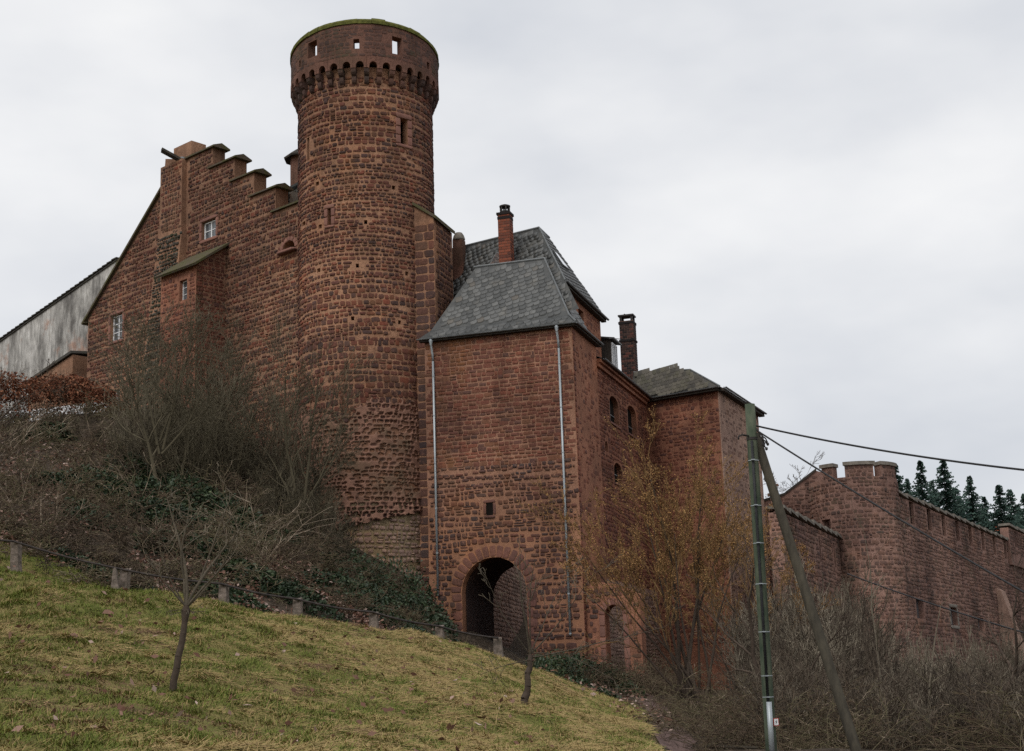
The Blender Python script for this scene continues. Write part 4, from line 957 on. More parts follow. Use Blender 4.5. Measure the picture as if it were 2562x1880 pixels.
# ------------------------------------------------------------------ little turret behind the big tower
tu = at(762, 410, 84); tr_ = thing('stair_turret', (tu.x, tu.y, 20), 'small round turret with flat dark conical roof half hidden behind the big tower', 'turret')
zt0 = at(730, 402, 84).z; zt1 = at(752, 352, 84).z; b = MB(); b.lathe((tu.x, tu.y, 0), [(.88, 18), (.88, zt0 + .35)], 20); b.build('shaft', M['parapet mortar'], tr_, True)
b = MB(); b.lathe((tu.x, tu.y, zt0), [(.86, .12), (1.27, -.05), (1.29, .05), (.8, .45), (0, .95)], 9); b.build('roof', M['dark timber'], tr_)
sp_ = at(742, 480, 82); shf = Frame(sp_, GE)
sh = thing('white_stair_house', (sp_.x, sp_.y, 18), 'white plastered house corner with small dark roof squeezed between gable and tower', 'house')
zs1 = at(740, 470, 82).z
b = MB(); b.box(shf, -.75, 3, 18, zs1, -3, 0); b.build('wall', M['white paint'], sh)
slab('roof', [shf.w(-1.3, zs1 - .1, .45), shf.w(3, zs1 + .25, .45), shf.w(3, zs1 + .65, -3), shf.w(-1.3, zs1 + .3, -3)], .13, M['slate'], sh)
l2 = at(690, 500, 80.5); f2 = Frame(l2, GE); b = MB(); b.box(f2, -1.0, 1.3, 18, at(700, 490, 80.5).z, -2.5, 0); b.build('annex_wall', M['grey plaster'], sh)
slab('annex_roof', [f2.w(-1.6, at(655, 482, 80.5).z, .2), f2.w(1.2, at(735, 512, 80).z + .75, .25), f2.w(1.2, at(735, 512, 80).z + 1.1, -2.5), f2.w(-1.6, at(655, 482, 80.5).z + .35, -2.5)], .1, M['slate'], sh)

# ------------------------------------------------------------------ wall with arched doorway beside the gatehouse
DW = Frame(FR - S_DIR * -.35, E_DIR); du1 = DW.uz(1606, 1600)[0]; dzt = DW.uz(1500, 1452)[1]
dd0, dd1 = DW.uz(1516, 1600)[0], DW.uz(1561, 1600)[0]; dat = DW.uz(1538, 1514)[1]; drr = (dd1 - dd0) / 2
dw = thing('doorway_wall', DW.w(1.5, 1), 'short red masonry wall with tall narrow arched doorway right of the gatehouse corner', 'wall')
dar = arch(dd0, dd1, .22, dat - drr, drr, 10); dout = [(.005, .2), (du1, .2), (du1, dzt - .8), (du1 * .55, dzt - .2), (.005, dzt)]
wall_poly('wall', DW, dout, [dar], .9, M['range plaster'], dw)
dps = on_frame(DW, keep(courses(0, du1, .3, dzt, (.22, .34), (.32, .65), .06, 160, .15, .04, .05), dout, [dar], .3), (.02, .06))
emit(dw, dps, 'rubble', M['rubble stone'], 'stone', 'stonework', 120)
emit(dw, voussoirs(DW, dd0, dd1, dat - drr, drr, .32, 9) + surround(DW, dd0, dd1, .3, dat - drr, .3, .05, False)[:-1], 'ashlar', M['dressed'], 'arch_stone', 'arch_stonework')
# wall of the yard seen through the gateway
ca, cb = at(1216, 1500, 88), at(1352, 1500, 111); cf = Frame(ca, cb - ca); cl = (Vector((cb.x - ca.x, cb.y - ca.y, 0))).length
cw = thing('yard_wall', cf.w(cl / 2, 2), 'pale pinkish masonry wall of the yard seen through the gateway arch', 'wall')
wall_poly('wall', cf, rect(-.2, cl, .5, 13), [], .5, M['pale mortar'], cw)
emit(cw, on_frame(cf, keep(courses(0, cl, .6, 12.8, (.24, .36), (.45, .9), .06, 170, .05, .02), rect(0, cl, .6, 12.9)), (.02, .05)), 'rubble', M['pale stone'], 'stone', 'stonework', 200)

# ------------------------------------------------------------------ curtain walls and round wall tower on the right
KT = at(2141, 1300, 93); KR = Round(KT, 2.8)
wt = thing('wall_tower', (KT.x, KT.y, 3), 'squat round wall tower with battlements in front of dark conifers', 'tower')
kz = KR.az(2150, 1192)[1]; mz = KR.az(2150, 1163)[1]
ring_wall('shaft', KT, 2.8, 2.2, 1.5, kz, [degwin(KR, 2055, 2081, 1300, 1346), degwin(KR, 2236, 2240, 1325, 1375)], M['curtain mortar'], wt, 6)
_aw = degwin(KR, 2055, 2081, 1300, 1346); kc = keep(courses(-4.4, 4.4, 3, kz - .05, (.2, .32), (.3, .6), .05, 180, .15, .04, .06), rect(-4.4, 4.4, 3, kz), [rect(R(_aw[0]) * 2.8, R(_aw[1]) * 2.8, _aw[2], _aw[3])]); emit(wt, KR.pieces(kc, (.015, .05)), 'rubble', M['curtain stone'], 'stone', 'stonework', 300)
for x0, x1 in ((2056, 2084), (2114, 2186), (2204, 2240)):
    A0, A1 = KR.az(x0, 1185)[0], KR.az(x1, 1185)[0]; n = max(3, int((A1 - A0) / .12)); b = MB(); g = []
    for r in (2.8, 2.2): g.append([Vector((*(KR.T + KR.n(A0 + (A1 - A0) * i / n) * r).xy, 0)) for i in range(n + 1)])
    ringp = g[0] + g[1][::-1]
    b.prism([Vector((p.x, p.y, kz + .002)) for p in ringp], (0, 0, mz - kz)); me_ = b.build('merlon', M['curtain mortar'], wt)
    g = [[Vector((*(KR.T + KR.n(A0 - .03 + (A1 - A0 + .06) * i / n) * r).xy, mz + .002)) for i in range(n + 1)] for r in (2.92, 2.1)]
    b = MB(); b.prism(g[0] + g[1][::-1], (0, 0, .22)); b.build('merlon_cap', M['pale coping'], me_)
    mc = [(u, z_, w_, h_) for u, z_, w_, h_ in courses(A0 * 2.8, A1 * 2.8, kz, mz, (.2, .3), (.3, .5), .05, 181, 0, 0) if u - w_ / 2 > A0 * 2.8 and u + w_ / 2 < A1 * 2.8 and z_ + h_ / 2 < mz]
    emit(wt, KR.pieces(mc, (.01, .03)), 'rubble', M['curtain stone'], 'merlon_stone', 'merlon_stonework', 20)
def curtain(name, label, fr, L, z0, ztop, slitsu, wins_, loc_u, sl_w=.32, sl_h=1.15, sl_z=.55, limit=300, seed=200, cap_t=.16, slab_len=2.3, tops=None, drop=.05):
    t = thing(name, fr.w(loc_u, z0), label, 'wall')
    zt_ = ztop if callable(ztop) else (lambda u: ztop)
    out_ = [(0, z0), (L, z0), (L, zt_(L)), (0, zt_(0))]
    hs = [rect(u - sl_w / 2, u + sl_w / 2, zt_(u) - sl_z - sl_h, zt_(u) - sl_z) for u in slitsu]
    wall_poly('wall', fr, out_, hs + wins_, .7, M['curtain mortar'], t)
    for h in hs: b = MB(); b.box(fr, h[0][0] - .05, h[1][0] + .05, h[0][1] - .05, h[2][1] + .05, -.3, -.2); b.build('slit_shade', M['interior shade'], t)  # dark sheet set shallow in each slit, painted as its inner shade
    for h in wins_:
        us = [p[0] for p in h]; zs = [p[1] for p in h]; b = MB(); b.box(fr, min(us) - .05, max(us) + .05, min(zs) - .05, max(zs) + .05, -.65, -.35); b.build('window', M['glass'], t)
    emit(t, on_frame(fr, keep(courses(0, L, z0 + 1, max(zt_(0), zt_(L)), (.2, .32), (.35, .7), .05, seed, .1, .04, drop), out_, hs + wins_, .08), (.015, .05)), 'rubble', M['curtain stone'], 'stone', 'stonework', limit)
    u = -.1
    while u < L:
        l_ = slab_len * random.uniform(.8, 1.2); a_, c_ = fr.w(u, zt_(u) + .16 + random.uniform(0, .05), .2), fr.w(min(u + l_ + .1, L), zt_(u + l_) + .003 + random.uniform(0, .03), .2); b = MB()
        b.prism([a_, c_, c_ + UPV * cap_t, a_ + UPV * cap_t], -fr.n * 1.0); b.build('coping_slab', M['pale coping'], t); u += l_
    return t
KD = Vector((math.sin(R(28.6)), math.cos(R(28.6)), 0)); ko = at(2244, 1300, 92.2); KF = Frame(ko, KD)
ktop = KF.uz(2250, 1242)[1]; kt2 = KF.uz(2505, 1350)[1]; print('curtain', ktop, kt2)
LK = KF.uz(2562, 1400)[0] + 6
kw = []
for x0, x1, y0, y1 in ((2293, 2312, 1499, 1548), (2378, 2395, 1521, 1565), (2447, 2462, 1546, 1580), (2512, 2526, 1583, 1628)):
    xm, ym = (x0 + x1) / 2, (y0 + y1) / 2; kw.append(rect(KF.uz(x0, ym)[0], KF.uz(x1, ym)[0], KF.uz(xm, y1)[1], KF.uz(xm, y0)[1]))
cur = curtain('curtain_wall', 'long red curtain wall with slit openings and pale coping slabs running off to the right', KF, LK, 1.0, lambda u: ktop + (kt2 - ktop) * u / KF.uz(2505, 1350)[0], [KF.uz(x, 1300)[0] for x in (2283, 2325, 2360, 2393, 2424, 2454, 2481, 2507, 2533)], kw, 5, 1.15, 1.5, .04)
wv = kw[1]; emit(cur, surround(KF, wv[0][0], wv[1][0], wv[0][1], wv[2][1], .25, .06), 'ashlar', M['pale coping'], 'window_surround', 'window_surrounds')
b = MB(); bu, bz = KF.uz(2496, 1480); b.hexa([KF.w(bu - .6, 1, 2.2), KF.w(bu + 1.2, 1, 2.2), KF.w(bu + 1.2, 1, -.2), KF.w(bu - .6, 1, -.2), KF.w(bu - .6, bz, .4), KF.w(bu + 1.2, bz, .4), KF.w(bu + 1.2, bz + .4, -.2), KF.w(bu - .6, bz + .4, -.2)]); b.build('buttress', M['pale mortar'], cur)
tc_ = at(2497, 1350, 150); tct = thing('terracotta_chimney', (tc_.x, tc_.y, tc_.z - 6), 'bright terracotta chimney poking up behind the curtain wall', 'chimney')
zc_ = at(2497, 1314, 150).z; b = MB(); b.box(Frame(tc_, (1, 0)), -.35, .35, tc_.z - 6, zc_ - .5, -.35, .35); b.build('stack', M['terracotta'], tct); b = MB(); b.lathe((tc_.x, tc_.y, zc_ - .498), [(.3, 0), (.25, .45), (.3, .5)], 10); b.build('pot', M['terracotta'], tct)
_u = KF.uz(2516, 1335)[0]; rf_ = KF.off(_u, .25); rz = KF.uz(2518, 1322)[1]
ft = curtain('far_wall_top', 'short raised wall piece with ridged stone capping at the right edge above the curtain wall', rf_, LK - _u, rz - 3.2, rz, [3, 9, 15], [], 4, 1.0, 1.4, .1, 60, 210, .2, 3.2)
LF = Frame(KR.p(KR.az(2100, 1350)[0], 0, .1), (math.sin(R(22)), math.cos(R(22)))); _lo = LF.w(-17, 0); LF = Frame(_lo, LF.e)
lt0 = LF.uz(1995, 1300)[1]; lt1 = LF.uz(2104, 1352)[1]
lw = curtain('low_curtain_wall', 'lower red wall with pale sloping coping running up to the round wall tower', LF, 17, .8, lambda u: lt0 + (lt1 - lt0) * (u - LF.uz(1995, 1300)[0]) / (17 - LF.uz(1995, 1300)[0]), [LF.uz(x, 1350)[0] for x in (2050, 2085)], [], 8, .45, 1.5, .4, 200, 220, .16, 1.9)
_ef = Frame(LF.w(0, 0, -.7), LF.n); emit(lw, on_frame(_ef, keep(courses(0, .7, .8, lt0 + 3, (.2, .3), (.3, .5), .05, 240, .1, .02), rect(0, .72, .8, lt0 + 1.5)), (.01, .03)), 'rubble', M['curtain stone'], 'end_stone', 'end_stonework', 20)
# wall with sloping top left of the wall tower
SF = Frame(at(1900, 1300, 97), (1, -.12)); so = [SF.uz(*p) for p in ((1890, 1500), (2062, 1500), (2062, 1184), (2042, 1178), (1962, 1240), (1890, 1262))]
so[0] = (so[0][0], 2); so[1] = (so[1][0], 2); ah0 = SF.uz(2056, 1340); ah1 = SF.uz(2081, 1300)
sw_ = thing('sloping_wall', SF.w(so[2][0] - 3, 2), 'red wall with sloping dark coping and small arch left of the wall tower', 'wall')
wall_poly('wall', SF, so, [], .6, M['curtain mortar'], sw_)
emit(sw_, on_frame(SF, keep(courses(so[0][0], so[1][0], 6, so[2][1], (.2, .3), (.35, .65), .05, 230, .1, .03, .1), so), (.012, .04)), 'rubble', M['curtain stone'], 'stone', 'stonework', 120)
for i in (3, 4):
    a_, c_ = SF.w(*so[i + 1], .12), SF.w(*so[i], .12); b = MB(); b.prism([a_, c_, c_ + UPV * .16, a_ + UPV * .16], -SF.n * .85); b.build('coping', M['dark timber'], sw_)

# ================================================================== ground
_ctrl = [(-30, 0, 1.6), (-12, 0, .5), (0, 0, 0), (8, 0, -.1), (25, 0, -.3), (0, -15, 0), (-30, -15, 1), (30, -15, -.3), (0, 10, .1), (9, 13, -.1), (-8, 10, .5), (-20, 12, 1.8), (20, 15, -.2),
         (-60, 60, 14), (-45, 45, 9), (-70, 20, 8), (-40, 30, 6.5), (-60, 110, 18), (-20, 100, 15), (-10, 92, 10), (-2, 86, 3.2), (2, 80, 2.6), (1, 95, 3.6), (8, 100, 5), (30, 110, 3), (40, 120, 3), (50, 150, 14), (75, 170, 20),
         (20, 150, 12), (-30, 160, 20), (-100, 80, 18), (110, 90, 6), (90, 40, 0), (60, 25, -.5), (50, 60, 1), (110, 250, 26), (-100, 250, 30), (0, 300, 30), (60, 110, 4)]
_pc = [(0, 1880, 19), (0, 1720, 25), (0, 1570, 31), (-300, 1500, 33), (-300, 1800, 22), (640, 1880, 21), (430, 1742, 27), (640, 1700, 29.5), (1000, 1880, 23), (1000, 1740, 31), (1312, 1777, 32), (1400, 1880, 26),
       (1500, 1880, 28), (1420, 1745, 39), (1500, 1800, 36), (1600, 1860, 32), (1250, 1700, 38), (1150, 1640, 41),
       (1715, 1900, 31), (1680, 1832, 38), (1645, 1782, 47), (1615, 1748, 58), (1592, 1730, 68), (1605, 1722, 86), (1700, 1735, 84), (1480, 1730, 66), (1390, 1700, 60), (1440, 1690, 71),
       (0, 1350, 46), (300, 1400, 51), (300, 1260, 60), (120, 1150, 66), (600, 1410, 54), (700, 1310, 67), (500, 1160, 72), (800, 1460, 56), (900, 1510, 58), (1000, 1570, 61), (1060, 1570, 70), (1150, 1690, 60),
       (1200, 1692, 71), (1300, 1705, 70), (0, 1210, 58), (0, 1080, 72), (250, 1045, 80), (500, 1020, 78), (700, 1230, 74), (880, 1400, 72), (1000, 1440, 72.5),
       (1750, 1840, 40), (1900, 1895, 28), (2300, 1890, 32), (2562, 1890, 34), (2300, 1790, 55), (2562, 1760, 75), (2000, 1770, 60), (1850, 1740, 78), (2150, 1720, 85), (2400, 1720, 95)]
FENCE = [(-60, 1415, 37.6), (32, 1442, 38), (302, 1492, 38.5), (553, 1528, 39), (740, 1549, 39.5), (932, 1583, 40), (1097, 1608, 41), (1246, 1640, 42)]
_cp = np.array([tuple(c) for c in _ctrl] + [tuple(at(*p)) for p in _pc + FENCE])
# a shallow hollow (the lane up to the gate) just behind the fence
_cp = np.vstack([_cp, [tuple(at(x, y, D) + Vector((.2, 3.2, -.75))) for x, y, D in FENCE[2:]]])
def _phi(A, B): return np.sqrt(((A[:, None, :2] - B[None, :, :2]) ** 2).sum(-1) + 1.5 ** 2)
_n_ = len(_cp); _A = np.zeros((_n_ + 3, _n_ + 3)); _A[:_n_, :_n_] = _phi(_cp, _cp) - np.eye(_n_) * .15
_A[:_n_, _n_:] = np.c_[np.ones(_n_), _cp[:, :2]]; _A[_n_:, :_n_] = _A[:_n_, _n_:].T
_W = np.linalg.solve(_A, np.r_[_cp[:, 2], 0, 0, 0])
def _vn(x, y, s, seed=0):
    """smooth value noise on numpy arrays"""
    x, y = np.asarray(x) * s, np.asarray(y) * s; i, j = np.floor(x).astype(int), np.floor(y).astype(int); f, g = x - i, y - j; f = f * f * (3 - 2 * f); g = g * g * (3 - 2 * g)
    def h(a, b): q = np.sin(a * 127.1 + b * 311.7 + seed * 74.7) * 43758.5453; return q - np.floor(q)
    return (h(i, j) * (1 - f) + h(i + 1, j) * f) * (1 - g) + (h(i, j + 1) * (1 - f) + h(i + 1, j + 1) * f) * g
def ground_z(x, y):
    x = np.atleast_1d(np.asarray(x, float)); y = np.atleast_1d(np.asarray(y, float)); P = np.c_[x, y]
    z = np.empty(len(x))
    for k in range(0, len(x), 20000): z[k:k + 20000] = _phi(P[k:k + 20000], _cp) @ _W[:_n_] + _W[_n_] + P[k:k + 20000] @ _W[_n_ + 1:]
    r = np.hypot(x, y - 60); f = np.clip((r - 170) / 150, 0, 1); z = z * (1 - f) + 26 * f
    amp = np.clip(1 - (r - 100) / 80, 0, 1)
    return z + amp * ((_vn(x, y, .45, 1) - .5) * .35 + (_vn(x, y, 1.3, 2) - .5) * .15 + (_vn(x, y, 3.1, 3) - .5) * .07)
def gz1(x, y): return float(ground_z(x, y)[0])
_fx = np.array([at(*p)[:2] for p in FENCE]); _fx = _fx[np.argsort(_fx[:, 0])]
_px = np.array([at(*p)[:2] for p in ((1730, 1925, 29), (1715, 1900, 31), (1680, 1832, 38), (1645, 1782, 47), (1615, 1748, 58), (1592, 1730, 68))])
def fence_y(x): return np.interp(x, _fx[:, 0], _fx[:, 1], left=37.6, right=43)
def path_x(y): return np.interp(y, _px[:, 1], _px[:, 0])
def grass_mask(x, y):
    g = np.clip((fence_y(x) + .5 + (x > -.6) * (x + .6) * 1.2 + np.clip((-8.5 - x) * 1.6, 0, 9) - y) / .8, 0, 1) * np.clip((path_x(y) - .4 - x) / .5, 0, 1); return g * (y < 58)
gx = np.concatenate([-np.geomspace(2500, 75, 18), np.arange(-72, -26, 1.6), np.arange(-26, 24, .42), np.arange(24, 72, 1.6), np.geomspace(75, 2500, 18)])
gy = np.concatenate([-np.geomspace(1500, 22, 10), np.arange(-18, 15, 1.4), np.arange(15, 62, .42), np.arange(62, 125, 1.3), np.geomspace(127, 3000, 26)])
X, Y = np.meshgrid(gx, gy); Zg = ground_z(X.ravel(), Y.ravel()).reshape(X.shape)
I = np.arange(X.size).reshape(X.shape); Fg = np.stack([I[:-1, :-1], I[:-1, 1:], I[1:, 1:], I[1:, :-1]], -1).reshape(-1, 4)
q = Mat('ground cover', .95, .1); g = q.attr('tint')
straw = q.ramp(q.noise(1.1, 6, .65), [(.28, (.12, .08, .05)), (.42, (.17, .17, .05)), (.58, (.28, .215, .09)), (.72, (.2, .19, .06))])
soil = q.ramp(q.noise(5.5, 7, .75), [(.3, (.02, .016, .012)), (.46, (.055, .042, .03)), (.58, (.10, .075, .055)), (.7, (.2, .15, .12))])
q.col(q.mix(g, soil, straw)); q.bump(q.noise(7, 6, .7), 1.0, .12)
gr = np_obj('ground', np.c_[X.ravel(), Y.ravel(), Zg.ravel()], Fg, q.m, None, grass_mask(X.ravel(), Y.ravel()), True); gr['kind'] = 'structure'
# trodden path up to the doorway
pts = []
for i in range(len(_px) - 1):
    for k in range(8): pts.append(_px[i] + (_px[i + 1] - _px[i]) * k / 8)
V_, F_ = [], []
for i, p in enumerate(pts):
    d = pts[min(i + 1, len(pts) - 1)] - pts[max(i - 1, 0)]; nrm = np.array([d[1], -d[0]]) / np.linalg.norm(d)
    for j, s_ in enumerate((-.42, -.15, .15, .42)):
        w_ = s_ * (1 + .3 * math.sin(i * 1.7 + j)); x_, y_ = p + nrm * w_; V_.append((x_, y_, gz1(x_, y_) + (.03 if j in (1, 2) else .012)))
    if i: F_ += [[(i - 1) * 4 + j, (i - 1) * 4 + j + 1, i * 4 + j + 1, i * 4 + j] for j in range(3)]
q = Mat('trodden soil', .95, .1); q.noisy((.075, .05, .045), (.17, .115, .1), 4, bump=1.0, dist=.05)
o = obj('path', V_, F_, q.m, None, True); o['kind'] = 'structure'

# ================================================================== plants
def tubes(name, S, mat, parent=None, tint=None, thick=.03):
    """S rows: x0 y0 z0 x1 y1 z1 r0 r1"""
    S = np.asarray(S, float)
    VV, FF, TT, off = [], [], [], 0
    for sel, n in ((S[:, 6] > thick, 6), (S[:, 6] <= thick, 3)):
        A = S[sel]
        if not len(A): continue
        p0, p1 = A[:, :3], A[:, 3:6]; t = p1 - p0; t /= np.linalg.norm(t, axis=1)[:, None] + 1e-9
        ref = np.where(np.abs(t[:, 2:3]) < .9, np.array([[0, 0, 1.]]), np.array([[1., 0, 0]])); a = np.cross(t, ref); a /= np.linalg.norm(a, axis=1)[:, None]; b = np.cross(a, t)
        ang = 2 * np.pi * np.arange(n) / n; ring = a[:, None] * np.cos(ang)[None, :, None] + b[:, None] * np.sin(ang)[None, :, None]
        v = np.concatenate([p0[:, None] + ring * A[:, 6][:, None, None], p1[:, None] + ring * A[:, 7][:, None, None]], 1)
        k = np.arange(len(A))[:, None, None] * 2 * n; j = np.arange(n)
        f = np.stack([j, (j + 1) % n, n + (j + 1) % n, n + j], -1)[None] + k
        VV.append(v.reshape(-1, 3)); FF.append(f.reshape(-1, 4) + off); off += v.shape[0] * 2 * n
        if tint is not None: TT.append(np.repeat(np.asarray(tint)[sel], 2 * n))
    return np_obj(name, np.concatenate(VV), np.concatenate(FF), mat, parent, np.concatenate(TT) if tint is not None else None, thick < .5)
def grow(rnd, p, d, L, r, lv, spec, out, depth=0):
    nseg, wig, up, nk, kl, ang, k0, rk = spec[min(lv, len(spec) - 1)]
    p, d = Vector(p), Vector(d).normalized(); st = L / nseg; kids = []
    for i in range(nseg):
        d = (d + Vector((rnd.gauss(0, wig), rnd.gauss(0, wig), rnd.gauss(0, wig) + up))).normalized(); q_ = p + d * st
        ra, rb = r * (1 - .75 * i / nseg), r * (1 - .75 * (i + 1) / nseg)
        out.append((*p, *q_, ra, rb, depth)); p = q_; kids.append((Vector(p), Vector(d), rb, (i + 1) / nseg))
    if lv + 1 < len(spec) and nk > 0:
        for _ in range(nk):
            f = rnd.uniform(k0, 1); c = kids[min(int(f * nseg), nseg - 1)]
            ax = Vector((rnd.gauss(0, 1), rnd.gauss(0, 1), rnd.gauss(0, 1))); ax = (ax - c[1] * ax.dot(c[1])).normalized()
            a = R(rnd.uniform(*ang)); grow(rnd, c[0], c[1] * math.cos(a) + ax * math.sin(a), L * kl * rnd.uniform(.6, 1.15) * (1.25 - .6 * f), max(c[2] * rk, .004), lv + 1, spec, out, depth + 1)
def leaves(P, size, rnd_seed, flat=0.0):
    """leaf-sized quads, folded a little; returns V, F"""
    g = np.random.default_rng(rnd_seed); n = len(P); a = g.normal(size=(n, 3)); a[:, 2] *= 1 - flat; a /= np.linalg.norm(a, axis=1)[:, None]
    b = g.normal(size=(n, 3)); b -= a * (a * b).sum(1)[:, None]; b /= np.linalg.norm(b, axis=1)[:, None]; c = np.cross(a, b)
    s = size * g.uniform(.6, 1.3, n)[:, None]
    v = np.stack([P - a * s, P + b * s * .55 + c * s * .15, P + a * s, P - b * s * .55 + c * s * .15], 1)
    return v.reshape(-1, 3), np.arange(n * 4).reshape(n, 4)
def plant_mat(name, stops, rough=.9, spec=.15, nscale=None, trans=0.0):
    q = Mat(name, rough, spec); c = q.ramp(q.tint(), stops)
    if nscale: c = q.mix(.5, c, q.ramp(q.noise(nscale, 3), [(.3, (.3, .3, .3)), (.7, (.7, .7, .7))]), 'OVERLAY')
    q.col(c); M[name] = q.m
plant_mat('grass blade', [(0, (.08, .11, .022)), (.25, (.16, .19, .04)), (.5, (.27, .2, .08)), (.8, (.41, .295, .14)), (.9, (.24, .15, .085)), (1, (.12, .066, .046))])
plant_mat('twig', [(0, (.06, .048, .034)), (.3, (.13, .09, .062)), (.55, (.12, .11, .058)), (.8, (.24, .18, .13)), (1, (.36, .29, .22))])
plant_mat('grey twig', [(0, (.06, .05, .035)), (.5, (.11, .094, .06)), (1, (.18, .155, .11))])
plant_mat('red twig', [(0, (.05, .04, .032)), (.4, (.115, .088, .066)), (.75, (.165, .142, .105)), (1, (.3, .255, .195))])
plant_mat('bark', [(0, (.04, .03, .024)), (1, (.12, .09, .068))], nscale=14)
plant_mat('lichen bark', [(0, (.06, .05, .038)), (.5, (.16, .135, .10)), (1, (.38, .32, .24))], nscale=10)
plant_mat('ivy leaf', [(0, (.014, .026, .012)), (.5, (.03, .05, .022)), (.85, (.06, .085, .035)), (1, (.11, .12, .05))], .5, .35)
plant_mat('bud', [(0, (.19, .10, .045)), (.5, (.33, .175, .07)), (1, (.42, .26, .11))])
plant_mat('ochre twig', [(0, (.13, .08, .04)), (.5, (.21, .125, .055)), (1, (.28, .18, .08))])
plant_mat('dry leaf', [(0, (.13, .065, .045)), (.5, (.27, .16, .12)), (1, (.5, .38, .33))])
plant_mat('beech leaf', [(0, (.10, .036, .022)), (.5, (.2, .075, .042)), (1, (.32, .15, .085))])
plant_mat('needle', [(0, (.032, .055, .048)), (.6, (.06, .098, .082)), (1, (.085, .125, .1))], 1.0, .0)

# ---- grass on the bank
def make_grass(n=105000, per=6):
    g = np.random.default_rng(21); y = 15.5 + (g.random(n) ** .85) * 32; x = -(.36 * y + 1) + g.random(n) * ((.36 * y + 1) + 8.5)
    k = (grass_mask(x, y) > .5); x, y = x[k], y[k]; z = ground_z(x, y); e = .3
    gxx = (ground_z(x + e, y) - ground_z(x - e, y)) / (2 * e); gyy = (ground_z(x, y + e) - ground_z(x, y - e)) / (2 * e)
    # straw lies in combed tufts: streaks run down the slope, to the lower right
    s1_, s2_ = x * .8 + y * .35, y * .9 - x * .35
    patch = np.clip((x + 3) / 22, -.17, .04) + .035 - np.clip((x - 2) * .08, 0, .2) + _vn(x, y, .2, 5) * .3 + _vn(s1_ * 1.3, s2_ * 2.6, 1.0, 6) * .38 + _vn(s1_ * 3, s2_ * 6.5, 1.0, 9) * .36 + (_vn(x, y, .09, 25) - .5) * .25
    bare = _vn(s1_ * 1.1, s2_ * 2.2, .8, 8) * .75 + _vn(x, y, .17, 18) * .3 + _vn(x, y, 3.2, 12) * .28
    ta = g.normal(size=len(x)) * .4 + (_vn(x, y, 2.2, 15) - .5) * 1.4
    VV, FF, TT, off = [], [], [], 0
    for bl in range(per):
        m = len(x); st_ = patch > .53; ln = (.07 + .17 * g.random(m)) * np.where(st_, 1.25, .6) * np.where(bare < .36, .5, 1)
        a = np.arctan2(-gyy * .5 - .45, -gxx * .5 + .5) + ta + g.normal(size=m) * .35; dx, dy = np.cos(a), np.sin(a)
        if bl % 3 == 2: a = g.random(m) * 6.283; dx, dy = np.cos(a), np.sin(a); ln = ln * .6
        x0 = x + g.normal(size=m) * .07; y0 = y + g.normal(size=m) * .07; z0 = z + gxx * (x0 - x) + gyy * (y0 - y) - .01
        wd = .0045 + .0045 * g.random(m); px_, py_ = -dy * wd, dx * wd; lift = np.where(st_, .10 + .25 * g.random(m), .3 + .5 * g.random(m)) * (2.2 if bl % 3 == 2 else 1)
        s2 = np.c_[x0 + dx * ln, y0 + dy * ln, z0 + ln * lift + (gxx * dx + gyy * dy) * ln]
        w3 = np.c_[px_, py_, np.zeros(m) + wd * .5]; p0 = np.c_[x0, y0, z0]
        v = np.stack([p0 - w3, p0 + w3, s2 + w3 * .4, s2 - w3 * .4], 1)
        FF.append(np.arange(m)[:, None] * 4 + off + np.array([[0, 1, 2, 3]])); off += m * 4; VV.append(v.reshape(-1, 3))
        t = np.where(patch + g.normal(size=m) * .1 > .53, .42 + .45 * g.random(m), .02 + .34 * g.random(m)); t = np.where(bare + g.normal(size=m) * .06 < .36, .92 + .08 * g.random(m), t)
        TT.append(np.repeat(t, 4))
    o = np_obj('grass', np.concatenate(VV), np.concatenate(FF), M['grass blade'], None, np.concatenate(TT))
    tag(o, 'matted straw-coloured and green grass lying on the sloping bank', 'grass', kind='stuff')
make_grass()

def ground_at(px, py, D):
    p = at(px, py, D); return Vector((p.x, p.y, gz1(p.x, p.y)))
# ------------------------------------------------------------------ brushwood built once in several shapes, then joined into masses
def bush_kit(seed, n, spec, H, spread, r=.016):
    kit = []
    for i in range(n):
        rnd = random.Random(seed + i); out = []
        for s in range(rnd.randint(5, 8)):
            a = rnd.uniform(0, 6.28); b = rnd.uniform(.1, spread); grow(rnd, (rnd.gauss(0, .12), rnd.gauss(0, .12), -.1), (math.cos(a) * b, math.sin(a) * b, 1), H * rnd.uniform(.6, 1), r, 0, spec, out)
        kit.append(np.array(out))
    return kit
